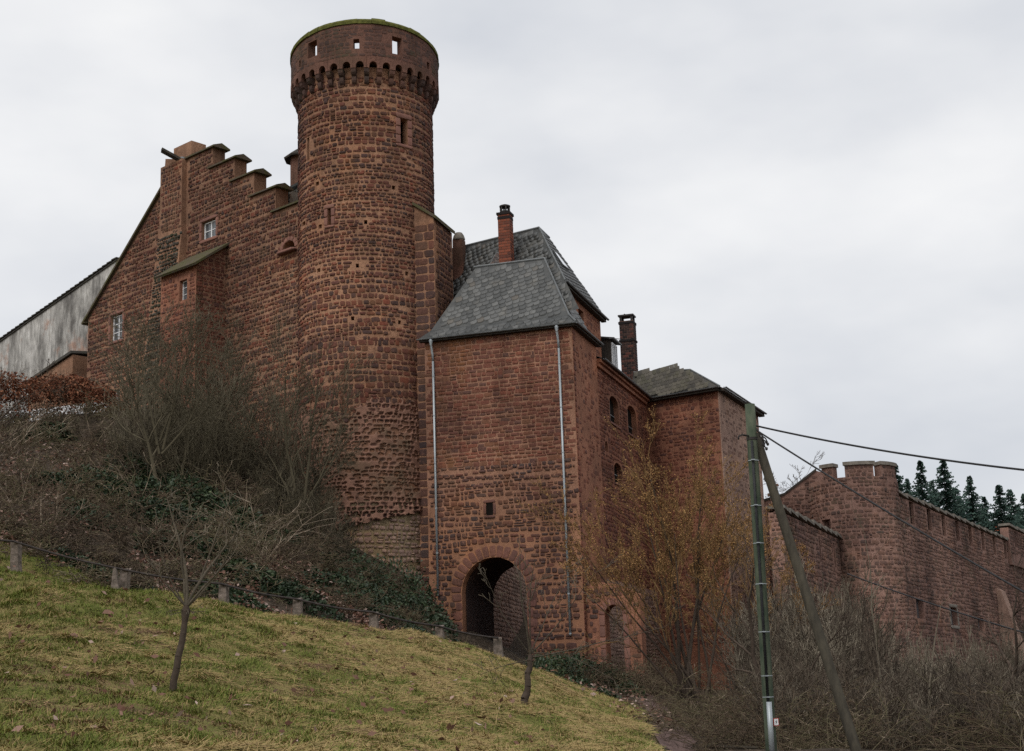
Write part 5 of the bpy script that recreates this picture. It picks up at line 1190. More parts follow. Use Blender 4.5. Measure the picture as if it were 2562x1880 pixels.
#            nseg wig  up   kids klen  angle     from  rad
SP_UP = [(7, .10, .03, 6, .5, (18, 45), .2, .6), (4, .14, .05, 4, .5, (20, 50), .2, .7), (3, .15, .03, 0, .5, (20, 50), .2, .7)]
SP_ARCH = [(8, .12, -.10, 7, .5, (25, 70), .15, .6), (5, .2, -.10, 4, .5, (25, 70), .2, .7), (3, .2, -.05, 0, .5, (20, 50), .2, .7)]
kit_up, kit_arch = bush_kit(100, 7, SP_UP, 1.0, .55, .0075), bush_kit(200, 6, SP_ARCH, 1.0, 1.3, .0085)
def brush(name, label, spots, kit, mat, cat, rmin=.006, rmul=1.0):
    """spots: x, y, z, height, width factor, tint"""
    SS, TT = [], []
    for i, (x, y, z, h, wf, t) in enumerate(spots):
        k = kit[i % len(kit)]; a = random.uniform(0, 6.28); c, s = math.cos(a), math.sin(a)
        A = np.array([[c, s, 0], [-s, c, 0], [0, 0, 1]]) * np.array([h * wf, h * wf, h]); S = k.copy()
        S[:, :3] = k[:, :3] @ A + (x, y, z); S[:, 3:6] = k[:, 3:6] @ A + (x, y, z); S[:, 6:8] = np.maximum(k[:, 6:8] * h * rmul, rmin); SS.append(S)
        TT.append(np.clip(t + rng.normal(size=len(k)) * .10 + (rng.random(len(k)) < .07) * .35, 0, 1))
    o = tubes(name, np.concatenate(SS), mat, None, np.concatenate(TT), .9)
    return tag(o, label, cat, kind='stuff')
def scatter(n, quad, hr, wf, tr, seed, min_gap=0):
    """random spots inside a quad given by four (px, py, D) ground corners"""
    g = random.Random(seed); P = [at(*c) for c in quad]; res = []
    for _ in range(n):
        u, v = g.random(), g.random(); p = P[0].lerp(P[1], u).lerp(P[3].lerp(P[2], u), v)
        res.append((p.x, p.y, gz1(p.x, p.y), g.uniform(*hr), g.uniform(*wf), g.uniform(*tr)))
    return res
# thicket on the right, below the curtain walls
sp = scatter(110, ((1930, 1880, 36), (2620, 1900, 34), (2620, 1800, 50), (1900, 1830, 48)), (1.4, 2.4), (.8, 1.2), (.0, .75), 1)
sp += scatter(70, ((1920, 1790, 50), (2200, 1800, 50), (2220, 1730, 70), (1860, 1750, 70)), (2.6, 4.6), (.6, 1.0), (.0, .95), 2)
sp += scatter(90, ((2200, 1800, 50), (2620, 1800, 50), (2640, 1740, 70), (2200, 1740, 70)), (1.1, 2.0), (.8, 1.1), (.0, .9), 22)
sp += scatter(90, ((1800, 1740, 70), (2640, 1740, 70), (2660, 1700, 90), (1870, 1710, 84)), (.9, 1.9), (.8, 1.2), (.1, .9), 3)
sp += scatter(30, ((1900, 1760, 62), (2150, 1770, 62), (2160, 1720, 80), (1900, 1720, 80)), (4.0, 6.4), (.4, .7), (.2, 1), 23) + scatter(26, ((2150, 1790, 55), (2600, 1790, 55), (2600, 1740, 76), (2150, 1740, 76)), (2.2, 3.3), (.3, .5), (.4, 1), 24)
brush('thicket', 'dense brown leafless thicket filling the slope below the curtain walls at right', sp, kit_up, M['red twig'], 'thicket', .008)
sp = scatter(90, ((1740, 1885, 33), (2620, 1900, 32), (2620, 1800, 50), (1720, 1800, 50)), (1.2, 2.0), (1.0, 1.5), (.0, .6), 4)
brush('bramble_tangle', 'low arching bramble tangle at the foot of the right-hand thicket', sp, kit_arch, M['twig'], 'brambles', .006)
# castle mound on the left
kit_stem = bush_kit(400, 5, [(7, .09, -.04, 3, .4, (20, 50), .3, .6), (4, .12, 0, 0, .5, (20, 50), .2, .7)], 1.0, 1.1, .011)
brush('dead_stems', 'pale dead stems slanting out of the undergrowth on the castle mound', scatter(34, ((-40, 1330, 48), (760, 1450, 54), (740, 1250, 70), (-40, 1090, 70)), (1.2, 3.0), (1.0, 1.6), (.62, 1.0), 77), kit_stem, M['twig'], 'stems', .009)
sp = scatter(70, ((-60, 1340, 47), (780, 1470, 52), (760, 1330, 66), (-60, 1180, 60)), (1.1, 2.2), (1.0, 1.6), (.0, .6), 5)
sp += scatter(50, ((-40, 1380, 44), (480, 1480, 43), (520, 1430, 50), (-40, 1330, 50)), (.6, 1.2), (1.1, 1.7), (.0, .6), 37)
sp += scatter(70, ((-60, 1180, 60), (760, 1330, 66), (700, 1180, 75), (-60, 1050, 76)), (1.0, 2.0), (.9, 1.5), (.0, .6), 6)
brush('mound_brambles', 'brown arching brambles and dead stems covering the castle mound at left', sp, kit_arch, M['twig'], 'brambles', .011, 1.5)
sp = scatter(30, ((640, 1330, 62), (860, 1420, 64), (860, 1340, 71), (660, 1230, 70)), (1.6, 3.0), (.8, 1.2), (0, 1), 57)
sp += scatter(50, ((330, 1200, 64), (760, 1330, 68), (740, 1190, 75.5), (330, 1040, 77)), (2.4, 5.4), (.7, 1.1), (.0, 1), 7)
sp += scatter(18, ((-40, 1130, 68), (330, 1160, 68), (330, 1090, 74), (-40, 1090, 73)), (.7, 1.2), (.8, 1.1), (.1, .7), 8)
brush('mound_shrubs', 'tall grey-green leafless shrubs massed against the foot of the gable house', sp, kit_up, M['grey twig'], 'shrubs', .009)
sp = scatter(30, ((1380, 1705, 58), (1620, 1740, 58), (1600, 1730, 68), (1420, 1700, 68)), (1.0, 2.0), (1.0, 1.5), (.1, .6), 9) + scatter(26, ((820, 1520, 52), (1160, 1640, 52), (1120, 1620, 62), (860, 1480, 64)), (.8, 1.5), (1, 1.5), (.1, .5), 10) + scatter(60, ((420, 1500, 41.5), (1200, 1640, 44), (1180, 1620, 50), (420, 1470, 46)), (.5, 1.0), (1.1, 1.8), (.0, .6), 29) + scatter(80, ((660, 1400, 58), (960, 1500, 60), (1040, 1440, 70.5), (720, 1330, 68)), (.7, 1.6), (1, 1.6), (0, .6), 30)
sp += scatter(26, ((1700, 1735, 84), (1560, 1740, 84), (1580, 1745, 62), (1720, 1770, 62)), (1.0, 2.2), (1, 1.4), (.1, .6), 19)
brush('gate_brambles', 'dark bramble stems at the foot of the gatehouse on both sides', sp, kit_arch, M['twig'], 'brambles', .008)

# ------------------------------------------------------------------ evergreen ivy and leaf litter
def leaf_mass(name, label, blobs, size, n_per, mat, cat, seed, tr=(0, 1), flat=.3, kind='stuff'):
    """blobs: px, py, D, radius x, y, z"""
    g = np.random.default_rng(seed); PP, TT = [], []
    for px, py, D, rx, ry, rz in blobs:
        c = ground_at(px, py, D); n = int(n_per * rx * ry); d = g.normal(size=(n, 3)); d /= np.linalg.norm(d, axis=1)[:, None]; d[:, 2] = np.abs(d[:, 2]); rr = .72 + .3 * g.random(n)
        lump = .75 + .5 * _vn(d[:, 0] * 3 + px, d[:, 1] * 3 + d[:, 2] * 2, 1.0, 3)
        P = np.c_[c.x + d[:, 0] * rx * rr * lump, c.y + d[:, 1] * ry * rr * lump, np.zeros(n)]; P[:, 2] = ground_z(P[:, 0], P[:, 1]) + d[:, 2] * rz * rr * lump
        PP.append(P); TT.append(np.clip(g.uniform(*tr, n) * .6 + .4 * _vn(P[:, 0] * 2, P[:, 2] * 2, 1.0, 4), 0, 1))
    P = np.concatenate(PP); V, F = leaves(P, size, seed, flat); o = np_obj(name, V, F, mat, None, np.repeat(np.concatenate(TT), 4)); return tag(o, label, cat, kind=kind)
iv = [(740, 1400, 62, 1.6, 1.2, .8), (820, 1430, 64, 1.5, 1.1, .8), (780, 1360, 67, 1.3, 1, .7), (880, 1430, 68, 1.2, .9, .8), (540, 1230, 62, 2.4, 1.5, 1.3), (480, 1160, 66, 1.6, 1.2, 1.0), (420, 1290, 58, 2.2, 1.2, .9), (250, 1230, 60, 1.8, 1.2, 1.0), (330, 1150, 66, 1.4, 1, .8), (120, 1120, 70, 1.4, 1.0, .7), (600, 1320, 60, 1.8, 1.1, .9),
      (480, 1370, 54, 2.2, 1.0, .7), (640, 1400, 52, 1.6, .9, .6), (230, 1330, 55, 1.6, .9, .6), (700, 1250, 70, 1.4, 1, .8), (150, 1260, 60, 1.4, .8, .6), (380, 1230, 62, 1.5, 1, .8), (560, 1440, 49, 1.5, .8, .5), (320, 1450, 46, 1.3, .7, .4), (250, 1430, 46, 1.3, .8, .4), (170, 1405, 47, 1.2, .8, .45), (400, 1460, 45, 1.2, .7, .4), (60, 1370, 48, 1.2, .7, .4)]
leaf_mass('ivy', 'dark green ivy patches spread over the castle mound at left', iv, .085, 1500, M['ivy leaf'], 'ivy', 31)
hb = [(1000, 1560, 66, 1.5, 1.0, 2.4), (1060, 1570, 68, 1.3, 1.0, 2.7), (1110, 1590, 68, .8, .7, 1.9), (930, 1530, 64, 1.5, 1.0, 1.9), (870, 1500, 62, 1.4, 1.0, 1.3), (640, 1500, 44, 1.3, .6, .45), (720, 1520, 44.5, 1.2, .6, .45), (820, 1545, 45, 1.3, .6, .45), (960, 1580, 46, 1.2, .6, .45), (1080, 1605, 47, 1.2, .6, .5), (1170, 1630, 48, 1.0, .5, .5), (900, 1500, 58, 1.6, 1.2, 1.1), (970, 1520, 60, 1.5, 1.2, 1.3), (1040, 1540, 63, 1.5, 1.2, 1.6), (1090, 1570, 66, 1.2, 1.0, 1.7), (1120, 1600, 66, .9, .8, 1.3), (840, 1500, 55, 1.4, 1, .8), (760, 1500, 52, 1.4, .9, .6), (1000, 1590, 55, 1.6, .8, .7), (1080, 1620, 54, 1.4, .7, .7), (900, 1570, 50, 1.6, .7, .5), (1130, 1640, 52, .9, .6, .6)]
leaf_mass('ivy', 'dark evergreen ivy hedge left of the gateway arch behind the fence', hb, .08, 800, M['ivy leaf'], 'ivy', 32, (0, .8))
hb = [(1360, 1660, 56, .9, .8, 1.0), (1580, 1745, 58, .7, .6, .6), (1400, 1690, 58, 1.1, .9, 1.3), (1450, 1705, 60, 1.2, .9, 1.1), (1500, 1720, 61, 1.1, .9, 1.0), (1540, 1735, 60, .9, .8, .8), (1370, 1670, 60, .9, .8, .9), (1470, 1760, 50, .9, .7, .5), (1420, 1730, 52, .8, .7, .5)]
leaf_mass('evergreen_shrub', 'dark evergreen bush below the right corner of the gatehouse', hb, .065, 1000, M['ivy leaf'], 'shrub', 33, (.1, 1))
g = np.random.default_rng(41); PP = []
for quad, n in ((((640, 1420, 53), (960, 1540, 55), (900, 1440, 66), (700, 1340, 66)), 5200), (((560, 1500, 47), (1150, 1640, 50), (960, 1540, 55), (640, 1420, 53)), 4600), (((0, 1400, 45), (560, 1490, 47), (640, 1400, 54), (0, 1330, 50)), 5200), (((0, 1330, 50), (640, 1400, 54), (640, 1200, 72), (0, 1100, 70)), 5200), (((1250, 1680, 44), (1700, 1850, 36), (1640, 1760, 55), (1330, 1680, 55)), 900), (((-200, 1880, 18), (1500, 1900, 24), (1200, 1650, 41), (0, 1450, 37)), 500)):
    P = [np.array(at(*c)) for c in quad]; u, v = g.random(n)[:, None], g.random(n)[:, None]; q_ = (P[0] * (1 - u) + P[1] * u) * (1 - v) + (P[3] * (1 - u) + P[2] * u) * v
    k = _vn(q_[:, 0], q_[:, 1], .6, 3) > .38; q_ = q_[k]; q_[:, 2] = ground_z(q_[:, 0], q_[:, 1]) + .03 + .35 * g.random(len(q_)) ** 2; PP.append(q_)
P = np.concatenate(PP); V, F = leaves(P, .075, 42, .6); o = np_obj('leaf_litter', V, F, M['dry leaf'], None, np.repeat(np.clip(g.random(len(P)) ** 2.2, 0, 1), 4)); tag(o, 'pale dry leaves strewn over the mound behind the fence', 'leaf litter', kind='stuff')
# russet beech hedge at the left
hg = thing('beech_hedge', ground_at(130, 1040, 76), 'russet-leaved beech hedge in front of the plaster house at far left', 'hedge')
A_, B_ = at(-40, 1030, 74), at(300, 1010, 77); n = 9000; u = g.random(n); P = np.c_[A_.x + (B_.x - A_.x) * u + g.normal(size=n) * .2, A_.y + (B_.y - A_.y) * u + g.normal(size=n) * .55, np.zeros(n)]
zt = np.interp(u, [0, .3, .6, 1], [at(-40, 950, 74).z, at(60, 948, 75).z, at(170, 948, 76).z, at(300, 985, 77).z]); zb = zt - 2.3; P[:, 2] = zb + (zt - zb) * (g.random(n) ** .75) + (_vn(P[:, 0], P[:, 1], 1.5, 4) - .5) * .6
k = g.random(n) < np.where((P[:, 2] - zb) / (zt - zb) < .45, .3, 1); P = P[k]; V, F = leaves(P, .085, 44); np_obj('foliage', V, F, M['beech leaf'], hg, np.repeat(g.random(len(P)), 4))
S = []
for i in range(60):
    t = i / 59; p = A_.lerp(B_, t); rnd = random.Random(i); z_ = gz1(p.x, p.y); grow(rnd, (p.x + rnd.gauss(0, .2), p.y + rnd.gauss(0, .3), z_ - .1), (rnd.gauss(0, .2), rnd.gauss(0, .2), 1), float(np.interp(t, [0, .3, .6, 1], [at(-40, 950, 74).z, at(60, 948, 75).z, at(170, 948, 76).z, at(300, 985, 77).z])) - z_ + .1, .02, 0, SP_UP, S)
tubes('stems', S, M['red twig'], hg, rng.random(len(S)), .9)

# ------------------------------------------------------------------ single trees
def tree(name, label, base, starts, spec, trunk_mat, twig_mat, seed, cat='tree', group=None, rmin=.006, tint=(.2, .8)):
    """starts: (offset, direction, length, radius) of the stems"""
    t = thing(name, base, label, cat, group); rnd = random.Random(seed); out = []
    for of, d, L, r in starts: grow(rnd, Vector(base) + Vector(of), d, L, r, 0, spec, out)
    S = np.array(out); S[:, 6:8] = np.maximum(S[:, 6:8], rmin); dep = S[:, 8]
    tubes('trunk', S[dep == 0], trunk_mat, t, np.full(int((dep == 0).sum()), .35), .02)
    if (dep > 0).any(): tubes('crown', S[dep > 0], twig_mat, t, rng.uniform(*tint, int((dep > 0).sum())), .02)
    return t, S
# young pollarded fruit tree on the bank
b0 = ground_at(432, 1744, 27); tp_ = at(466, 1530, 27.2)
yt = thing('fruit_tree', b0, 'young knobbly fruit tree with pale bare branches standing alone on the grass bank', 'tree')
rnd = random.Random(5); S = []; prev = b0 - Vector((0, 0, .1)); k = 7
for i in range(1, k + 1):
    p = b0.lerp(tp_, i / k) + Vector((rnd.gauss(0, .012), rnd.gauss(0, .012), 0)); S.append((*prev, *p, .072 - .016 * (i - 1) / k, .072 - .016 * i / k)); prev = p
S[-1] = (*S[-1][:6], .056, .085); S.append((*prev, *(prev + Vector((.01, 0, .12))), .085, .05)); tubes('trunk', S, M['bark'], yt, np.full(len(S), .35), .02)
SPF = [(8, .09, .02, 5, .34, (30, 75), .3, .5), (5, .13, .02, 2, .5, (30, 70), .2, .65), (4, .14, .02, 2, .5, (25, 60), .2, .7), (2, .2, 0, 0, .5, (20, 50), .2, .7)]
out = []
for ex, ey, r in ((600, 1262, .042), (486, 1240, .046), (404, 1262, .034), (335, 1412, .026), (690, 1372, .03), (560, 1230, .03), (650, 1300, .028), (372, 1330, .024)):
    e_ = at(ex, ey, 27.2 + rnd.uniform(-.8, .8)); d = e_ - tp_; grow(rnd, tp_ + Vector((0, 0, .08)), d, d.length, r, 0, SPF, out)
for a in range(7): grow(rnd, tp_ + Vector((0, 0, .0)), (math.cos(a), math.sin(a), .05), .35, .012, 2, SPF, out)
S = np.array(out); S[:, 6:8] = np.maximum(S[:, 6:8] * .85, .0055); tubes('crown', S, M['lichen bark'], yt, np.clip(.22 + .12 * S[:, 8] + rng.normal(size=len(S)) * .05, 0, 1), .02)
# thin crooked sapling in front of the gate
b1 = ground_at(1312, 1777, 32); m1 = at(1328, 1640, 32.3); rnd = random.Random(9)
st_ = thing('sapling', b1, 'thin crooked sapling with long side branches in front of the gateway', 'tree'); S = []; prev = b1 - Vector((0, 0, .1)); k = 8
for i in range(1, k + 1):
    p = b1.lerp(m1, i / k) + Vector((rnd.gauss(0, .02), rnd.gauss(0, .02), 0)); S.append((*prev, *p, .09 - .03 * (i - 1) / k, .09 - .03 * i / k)); prev = p
tubes('trunk', S, M['bark'], st_, np.full(len(S), .3), .02); out = []
SPS = [(9, .07, .01, 6, .32, (25, 60), .3, .6), (4, .16, .06, 3, .5, (25, 60), .2, .7), (3, .2, .03, 0, .5, (20, 50), .2, .7)]
for ex, ey, r in ((1345, 1390, .034), (1318, 1400, .024), (1655, 1570, .018), (1195, 1465, .016), (1500, 1440, .02), (1180, 1690, .014), (1420, 1420, .018), (1560, 1590, .014)):
    e_ = at(ex, ey, 32.3 + rnd.uniform(-.8, .8)); s_ = m1 + Vector((0, 0, rnd.uniform(-.15, .1))); d = e_ - s_; grow(rnd, s_, d, d.length, r, 0, SPS, out)
S = np.array(out); S[:, 6:8] = np.maximum(S[:, 6:8], .006); tubes('crown', S, M['lichen bark'], st_, np.clip(.15 + .1 * S[:, 8] + rng.normal(size=len(S)) * .05, 0, 1), .02)
# many-stemmed willow with yellowish buds
SPW = [(10, .05, .015, 7, .42, (14, 38), .42, .6), (6, .09, .04, 5, .5, (15, 40), .15, .65), (4, .1, .03, 4, .55, (15, 45), .2, .75), (3, .12, .02, 0, .5, (20, 50), .2, .7)]
def willow(name, label, px, py, D, tops, seed, nb):
    base = ground_at(px, py, D); rnd = random.Random(seed); starts = []
    for ex, ey, r in tops:
        e_ = at(ex, ey, D + rnd.uniform(-1.5, 1.5)); of = Vector((rnd.gauss(0, .3), rnd.gauss(0, .3), -.1)); d = e_ - (base + of); starts.append((of, d, d.length * .93, r))
    t, S = tree(name, label, base, starts, SPW, M['bark'], M['ochre twig'], seed, 'tree', None, .009, (.1, .9))
    g = np.random.default_rng(seed); fine = S[S[:, 8] >= 2]; k = g.integers(0, len(fine), nb); f = g.random(nb)[:, None]
    P = fine[k, :3] * (1 - f) + fine[k, 3:6] * f + g.normal(size=(nb, 3)) * .05; P = P[P[:, 2] > base.z + 3.0 + 2.2 * g.random(nb)]; nb = len(P); V, F = leaves(P, .032, seed); np_obj('buds', V, F, M['bud'], t, np.repeat(g.random(nb), 4))
willow('willow', 'many-stemmed willow with ochre buds rising in front of the corner wing', 1745, 1800, 52, [(1550, 1290, .07), (1640, 1220, .08), (1715, 1165, .09), (1785, 1170, .08), (1850, 1250, .07), (1490, 1360, .06), (1450, 1440, .05), (1462, 1310, .05), (1610, 1320, .06), (1700, 1280, .06), (1860, 1370, .06), (1780, 1300, .06), (1820, 1400, .05), (1560, 1430, .05), (1650, 1450, .05)], 51, 20000)
willow('willow', 'smaller ochre-budded willow bush standing close behind the utility pole', 1880, 1790, 60, [(1900, 1330, .06), (1950, 1400, .05), (1850, 1300, .06), (1990, 1500, .05), (1820, 1450, .05), (1930, 1500, .05), (1750, 1480, .05)], 52, 9000)
# crooked dark trees
SPB = [(9, .16, .02, 7, .5, (30, 65), .3, .6), (6, .17, .04, 5, .5, (25, 60), .2, .65), (4, .2, .03, 4, .5, (25, 60), .2, .7), (3, .2, .02, 0, .5, (20, 50), .2, .7)]
SPD = [(8, .08, .02, 9, .5, (20, 50), .25, .55), (6, .13, .05, 7, .5, (20, 50), .15, .65), (4, .15, .04, 5, .55, (20, 50), .2, .75), (3, .15, .02, 0, .5, (20, 50), .2, .7)]
SPN = [(9, .05, .03, 12, .22, (20, 50), .5, .5), (6, .13, .05, 6, .5, (20, 50), .15, .65), (4, .15, .04, 4, .55, (20, 50), .2, .75), (3, .15, .02, 0, .5, (20, 50), .2, .7)]
bt = ground_at(1920, 1780, 44); tree('bare_tree', 'crooked dark bare tree with a curved limb beside the utility pole', bt, [((0, 0, -.1), at(1962, 1500, 44) - bt, (at(1950, 1400, 44) - bt).length, .1), ((.1, 0, -.1), at(2060, 1420, 44) - bt, 4.2, .06)], SPB, M['bark'], M['bark'], 61)
bt = ground_at(2440, 1850, 40); tree('bare_tree', 'leaning dark trunk reaching out of the thicket to the right edge', bt, [((0, 0, -.2), at(2580, 1600, 40) - bt, 5.5, .13)], SPB, M['bark'], M['bark'], 62)
bt = ground_at(2225, 1830, 42); tree('bare_tree', 'slender pale upright sapling in the middle of the right-hand thicket', bt, [((0, 0, -.1), (.02, 0, 1), 6.0, .045)], SPS, M['lichen bark'], M['grey twig'], 63)
bt = ground_at(2310, 1860, 39); tree('bare_tree', 'slim pale curved sapling right of the middle of the thicket', bt, [((0, 0, -.1), (.25, 0, 1), 4.2, .045)], SPS, M['lichen bark'], M['grey twig'], 64)
bt = ground_at(398, 1190, 63); tree('bare_tree', 'grey-green bare tree with fine broom-like twigs in front of the lean-to annex', bt, [((0, 0, -.2), at(388, 1000, 63) - bt, 5.6, .11), ((.15, 0, 2.2), (.2, 0, 1), 5.2, .07), ((-.1, 0, 2.4), (-.28, 0, 1), 5.0, .07), ((.1, 0, 2.0), (.55, .1, 1), 4.6, .06), ((0, 0, 2.0), (-.1, .1, 1), 6.0, .06), ((0, 0, 2.6), (.38, 0, 1), 5.4, .05)], SPD, M['grey twig'], M['grey twig'], 65, rmin=.009)
bt = ground_at(600, 1240, 69); tree('bare_tree', 'brownish bare shrub tree against the wall right of the annex', bt, [((0, 0, -.2), (-.1, 0, 1), 6.5, .07), ((.2, 0, -.2), (.35, 0, 1), 6.0, .06), ((-.2, 0, -.2), (-.45, 0, 1), 5.8, .06), ((0, .2, 0), (.1, 0, 1), 5, .05)], SPD, M['twig'], M['grey twig'], 66, rmin=.009)
bt = ground_at(735, 1330, 66); tree('bare_tree', 'dark forked bare tree standing before the foot of the round tower', bt, [((0, 0, -.2), at(800, 930, 66) - bt, 7.8, .1), ((.1, 0, .5), at(740, 850, 66) - bt, 7.2, .08), ((0, 0, .3), at(880, 1020, 66) - bt, 5.5, .06), ((0, 0, .3), at(690, 1000, 66) - bt, 5.5, .06)], SPD, M['grey twig'], M['grey twig'], 67, rmin=.009)
bt = ground_at(-120, 1230, 52); tree('bare_tree', 'bare dark branches reaching in from the left edge before the plaster house', bt, [((0, 0, 0), at(60, 870, 52) - bt, 6.5, .1), ((0, 0, 0), at(20, 950, 52) - bt, 5.0, .08), ((0, 0, 0), at(-40, 830, 52) - bt, 6, .08)], SPB, M['bark'], M['bark'], 68, rmin=.009)
bt = at(1955, 1300, 112); bt.z = gz1(bt.x, bt.y); zt_ = at(1955, 1165, 112).z
tree('bare_tree', 'fine-twigged bare tree top against the sky behind the brace pole', bt, [((0, 0, 0), (.0, 0, 1), zt_ - bt.z - 1.2, .14), ((0, 0, 3), (-.06, 0, 1), zt_ - bt.z - 5, .08)], SPN, M['bark'], M['bark'], 69, rmin=.013)
bt = ground_at(2600, 1560, 62); tree('bare_tree', 'thin bare branches hanging in from the right edge before the curtain wall', bt, [((0, 0, 0), at(2480, 1440, 62) - bt, 4.2, .05), ((0, 0, 0), at(2540, 1300, 62) - bt, 5, .06)], SPB, M['bark'], M['bark'], 70, rmin=.008)
# fallen branches
for pts, r, lb in (([(838, 1408, 60), (852, 1440, 59.5), (872, 1466, 59)], .035, 'pale broken branch lying on the leafy mound behind the fence'), ([(1765, 1868, 34), (1900, 1872, 33.5)], .05, 'freshly cut pale branch lying at the foot of the utility pole')):
    b = MB(); P = []
    for p in pts: w_ = at(*p); w_.z = max(w_.z, gz1(w_.x, w_.y) + .05); P.append(w_)
    b.tube(P, [r, r * .8, r * .5][:len(P)], 6); o = b.build('fallen_branch', M['dead wood'] if 'dead wood' in M else M['lichen bark'], None); tag(o, lb, 'branch')

# ------------------------------------------------------------------ conifers on the hill behind
def conifer_mesh(seed):
    g = np.random.default_rng(seed); V, F, T_, off = [], [], [], 0; H = 1.0; n = 58
    for i in range(n):
        f = i / n; z = .12 + .86 * f; L = .34 * (1 - f) ** .95 + .006; m = int(10 - 3 * f)
        for j in range(m):
            a = g.random() * 6.28; l = L * g.uniform(.55, 1.2); dx, dy = math.cos(a), math.sin(a); ns = max(4, int(l / .0085))
            for s in range(ns):
                t0 = (s + .2) / ns; r_ = l * t0; zz = z - .5 * l * t0 + .42 * l * t0 * t0 + g.normal() * .004; w_ = .0125 * (1 - .45 * t0) * g.uniform(.7, 1.3); c = np.array([dx * r_, dy * r_, zz]); k = np.array([dx, dy, -.1])
                for sd in (-1, 1):
                    sv = np.array([-dy * sd, dx * sd, -.35]); p1 = c + sv * w_ + k * w_ * .9; p2 = c + k * w_ * .8
                    V += [c - k * .006, p1, p2 + np.array([0, 0, .008])]; F.append([off, off + 1, off + 2]); T_ += [g.random()] * 3; off += 3
    return np_mesh('conifer crown', np.array(V), np.array(F), M['needle'], T_)
cmz = [conifer_mesh(300 + i) for i in range(3)]
rnd = random.Random(4)
side = ['leftmost dark conifer, partly hidden by the wall tower', 'tall dark conifer just right of the wall tower', 'tallest slender conifer in the row behind the curtain wall', 'middle conifer of the row behind the curtain wall', 'conifer behind the terracotta chimney', 'conifer near the right edge behind the curtain wall', 'rightmost conifer at the edge of the picture',
        'low dark conifer filling the gap behind the second tall one', 'low dark conifer filling the gap behind the middle one', 'low dark conifer in the gap left of the terracotta chimney', 'low dark conifer in the gap beside the right edge', 'low dark conifer right behind the wall tower']
for i, (x, y, D, hh) in enumerate(((2239, 1152, 140, 17), (2300, 1142, 138, 18), (2356, 1141, 140, 18), (2424, 1181, 142, 17), (2497, 1204, 140, 16), (2524, 1216, 150, 16), (2561, 1224, 144, 16), (2330, 1195, 152, 14), (2390, 1215, 152, 14), (2460, 1235, 155, 13), (2545, 1255, 155, 13), (2268, 1190, 150, 14))):
    tpz = at(x, y, D); z0 = tpz.z - hh; t = thing('conifer', (tpz.x, tpz.y, z0), side[i], 'conifer', 'conifers behind the curtain wall')
    o = bpy.data.objects.new('crown', cmz[i % 3]); COL.objects.link(o); o.parent = t; o.scale = (hh * rnd.uniform(.85, 1.15), hh * rnd.uniform(.85, 1.15), hh); o.rotation_euler = (0, 0, rnd.uniform(0, 6)); o['tint'] = rnd.uniform(-.1, .1)
    b = MB(); zg_ = min(gz1(tpz.x, tpz.y), z0); b.tube([(tpz.x, tpz.y, zg_ - .3), (tpz.x, tpz.y, z0 + hh * .97)], [.24, .02], 7); b.build('trunk', M['bark'], t)

# ------------------------------------------------------------------ fence along the lane
fn = thing('fence', ground_at(740, 1549, 39.5), 'low fence of rough stone posts joined by one thin dark rail along the bank', 'fence')
rail_px = [(-60, 1335), (35, 1355), (300, 1424), (553, 1461), (740, 1499), (932, 1532), (1097, 1567), (1246, 1597)]
rp_ = []
for (x, y, D), (rx, ry) in zip(FENCE, rail_px):
    p = ground_at(x, y, D); q_ = at(rx, ry, D); rp_.append(q_); top = q_.z + .02; rnd = random.Random(x); w0 = .115; fr = Frame((p.x, p.y), (1, -.15)); vs = []
    lean = rnd.uniform(-.04, .06)
    for zf_ in (-.3, .35, .75, 1.0):
        ww = w0 * (1.08 - .16 * zf_)
        for sx, sy in ((-1, 1), (-.2, 1.15), (1, 1), (1.1, -.2), (1, -1), (-1, -1)): vs.append(fr.w(sx * ww * rnd.uniform(.88, 1.1) + lean * zf_, p.z + (top - p.z) * zf_ + (rnd.uniform(-.06, .03) if zf_ == 1.0 else 0), -.16 + sy * ww * rnd.uniform(.85, 1.1)))
    n = 6; fs = [[j * n + i, j * n + (i + 1) % n, (j + 1) * n + (i + 1) % n, (j + 1) * n + i] for j in range(3) for i in range(n)] + [[3 * n + i for i in range(n)]]
    obj('post', vs, fs, M['post'], fn)
# a second, leaning stone beside the third post
p = ground_at(288, 1490, 38.3); b = MB(); b.hexa([p + Vector(v) for v in ((-.12, -.1, -.2), (.16, -.1, -.2), (.16, .12, -.2), (-.12, .12, -.2), (-.06, -.06, .62), (.0, -.06, .66), (.02, .06, .6), (-.08, .06, .58))]); b.build('leaning_stone', M['post'], fn)
P = []
for a_, c_ in zip(rp_, rp_[1:]):
    for k in range(6): q_ = a_.lerp(c_, k / 6); q_.z -= .05 * math.sin(math.pi * k / 6); P.append(q_ + Vector((0, -.02, 0)))
P.append(rp_[-1]); b = MB(); b.tube(P, .032, 6); b.build('rail', M['rail'], fn, True)
# rubble of an old low wall behind the fence
for i, (x, y, D, w_, h_) in enumerate(((880, 1563, 43.5, .5, .22), (925, 1566, 43.8, .35, .2), (1010, 1590, 44, .45, .2))):
    p = ground_at(x, y, D); me_ = KIT['rubble'][0][i]; V = me_ @ np.array([[w_, 0, 0], [0, 0, h_], [0, -.3, 0]]) + np.array([p.x, p.y, p.z + h_ * .4]); q_ = KIT['rubble']
    o = np_obj('mossy_rock', V, [q_[1], q_[2]], M['coping'], None); tag(o, ('flat mossy rock lying behind the fence near its fifth post', 'small mossy rock right beside the flat one behind the fence', 'mossy rock behind the fence between its last posts')[i], 'rock', 'rocks behind the fence')

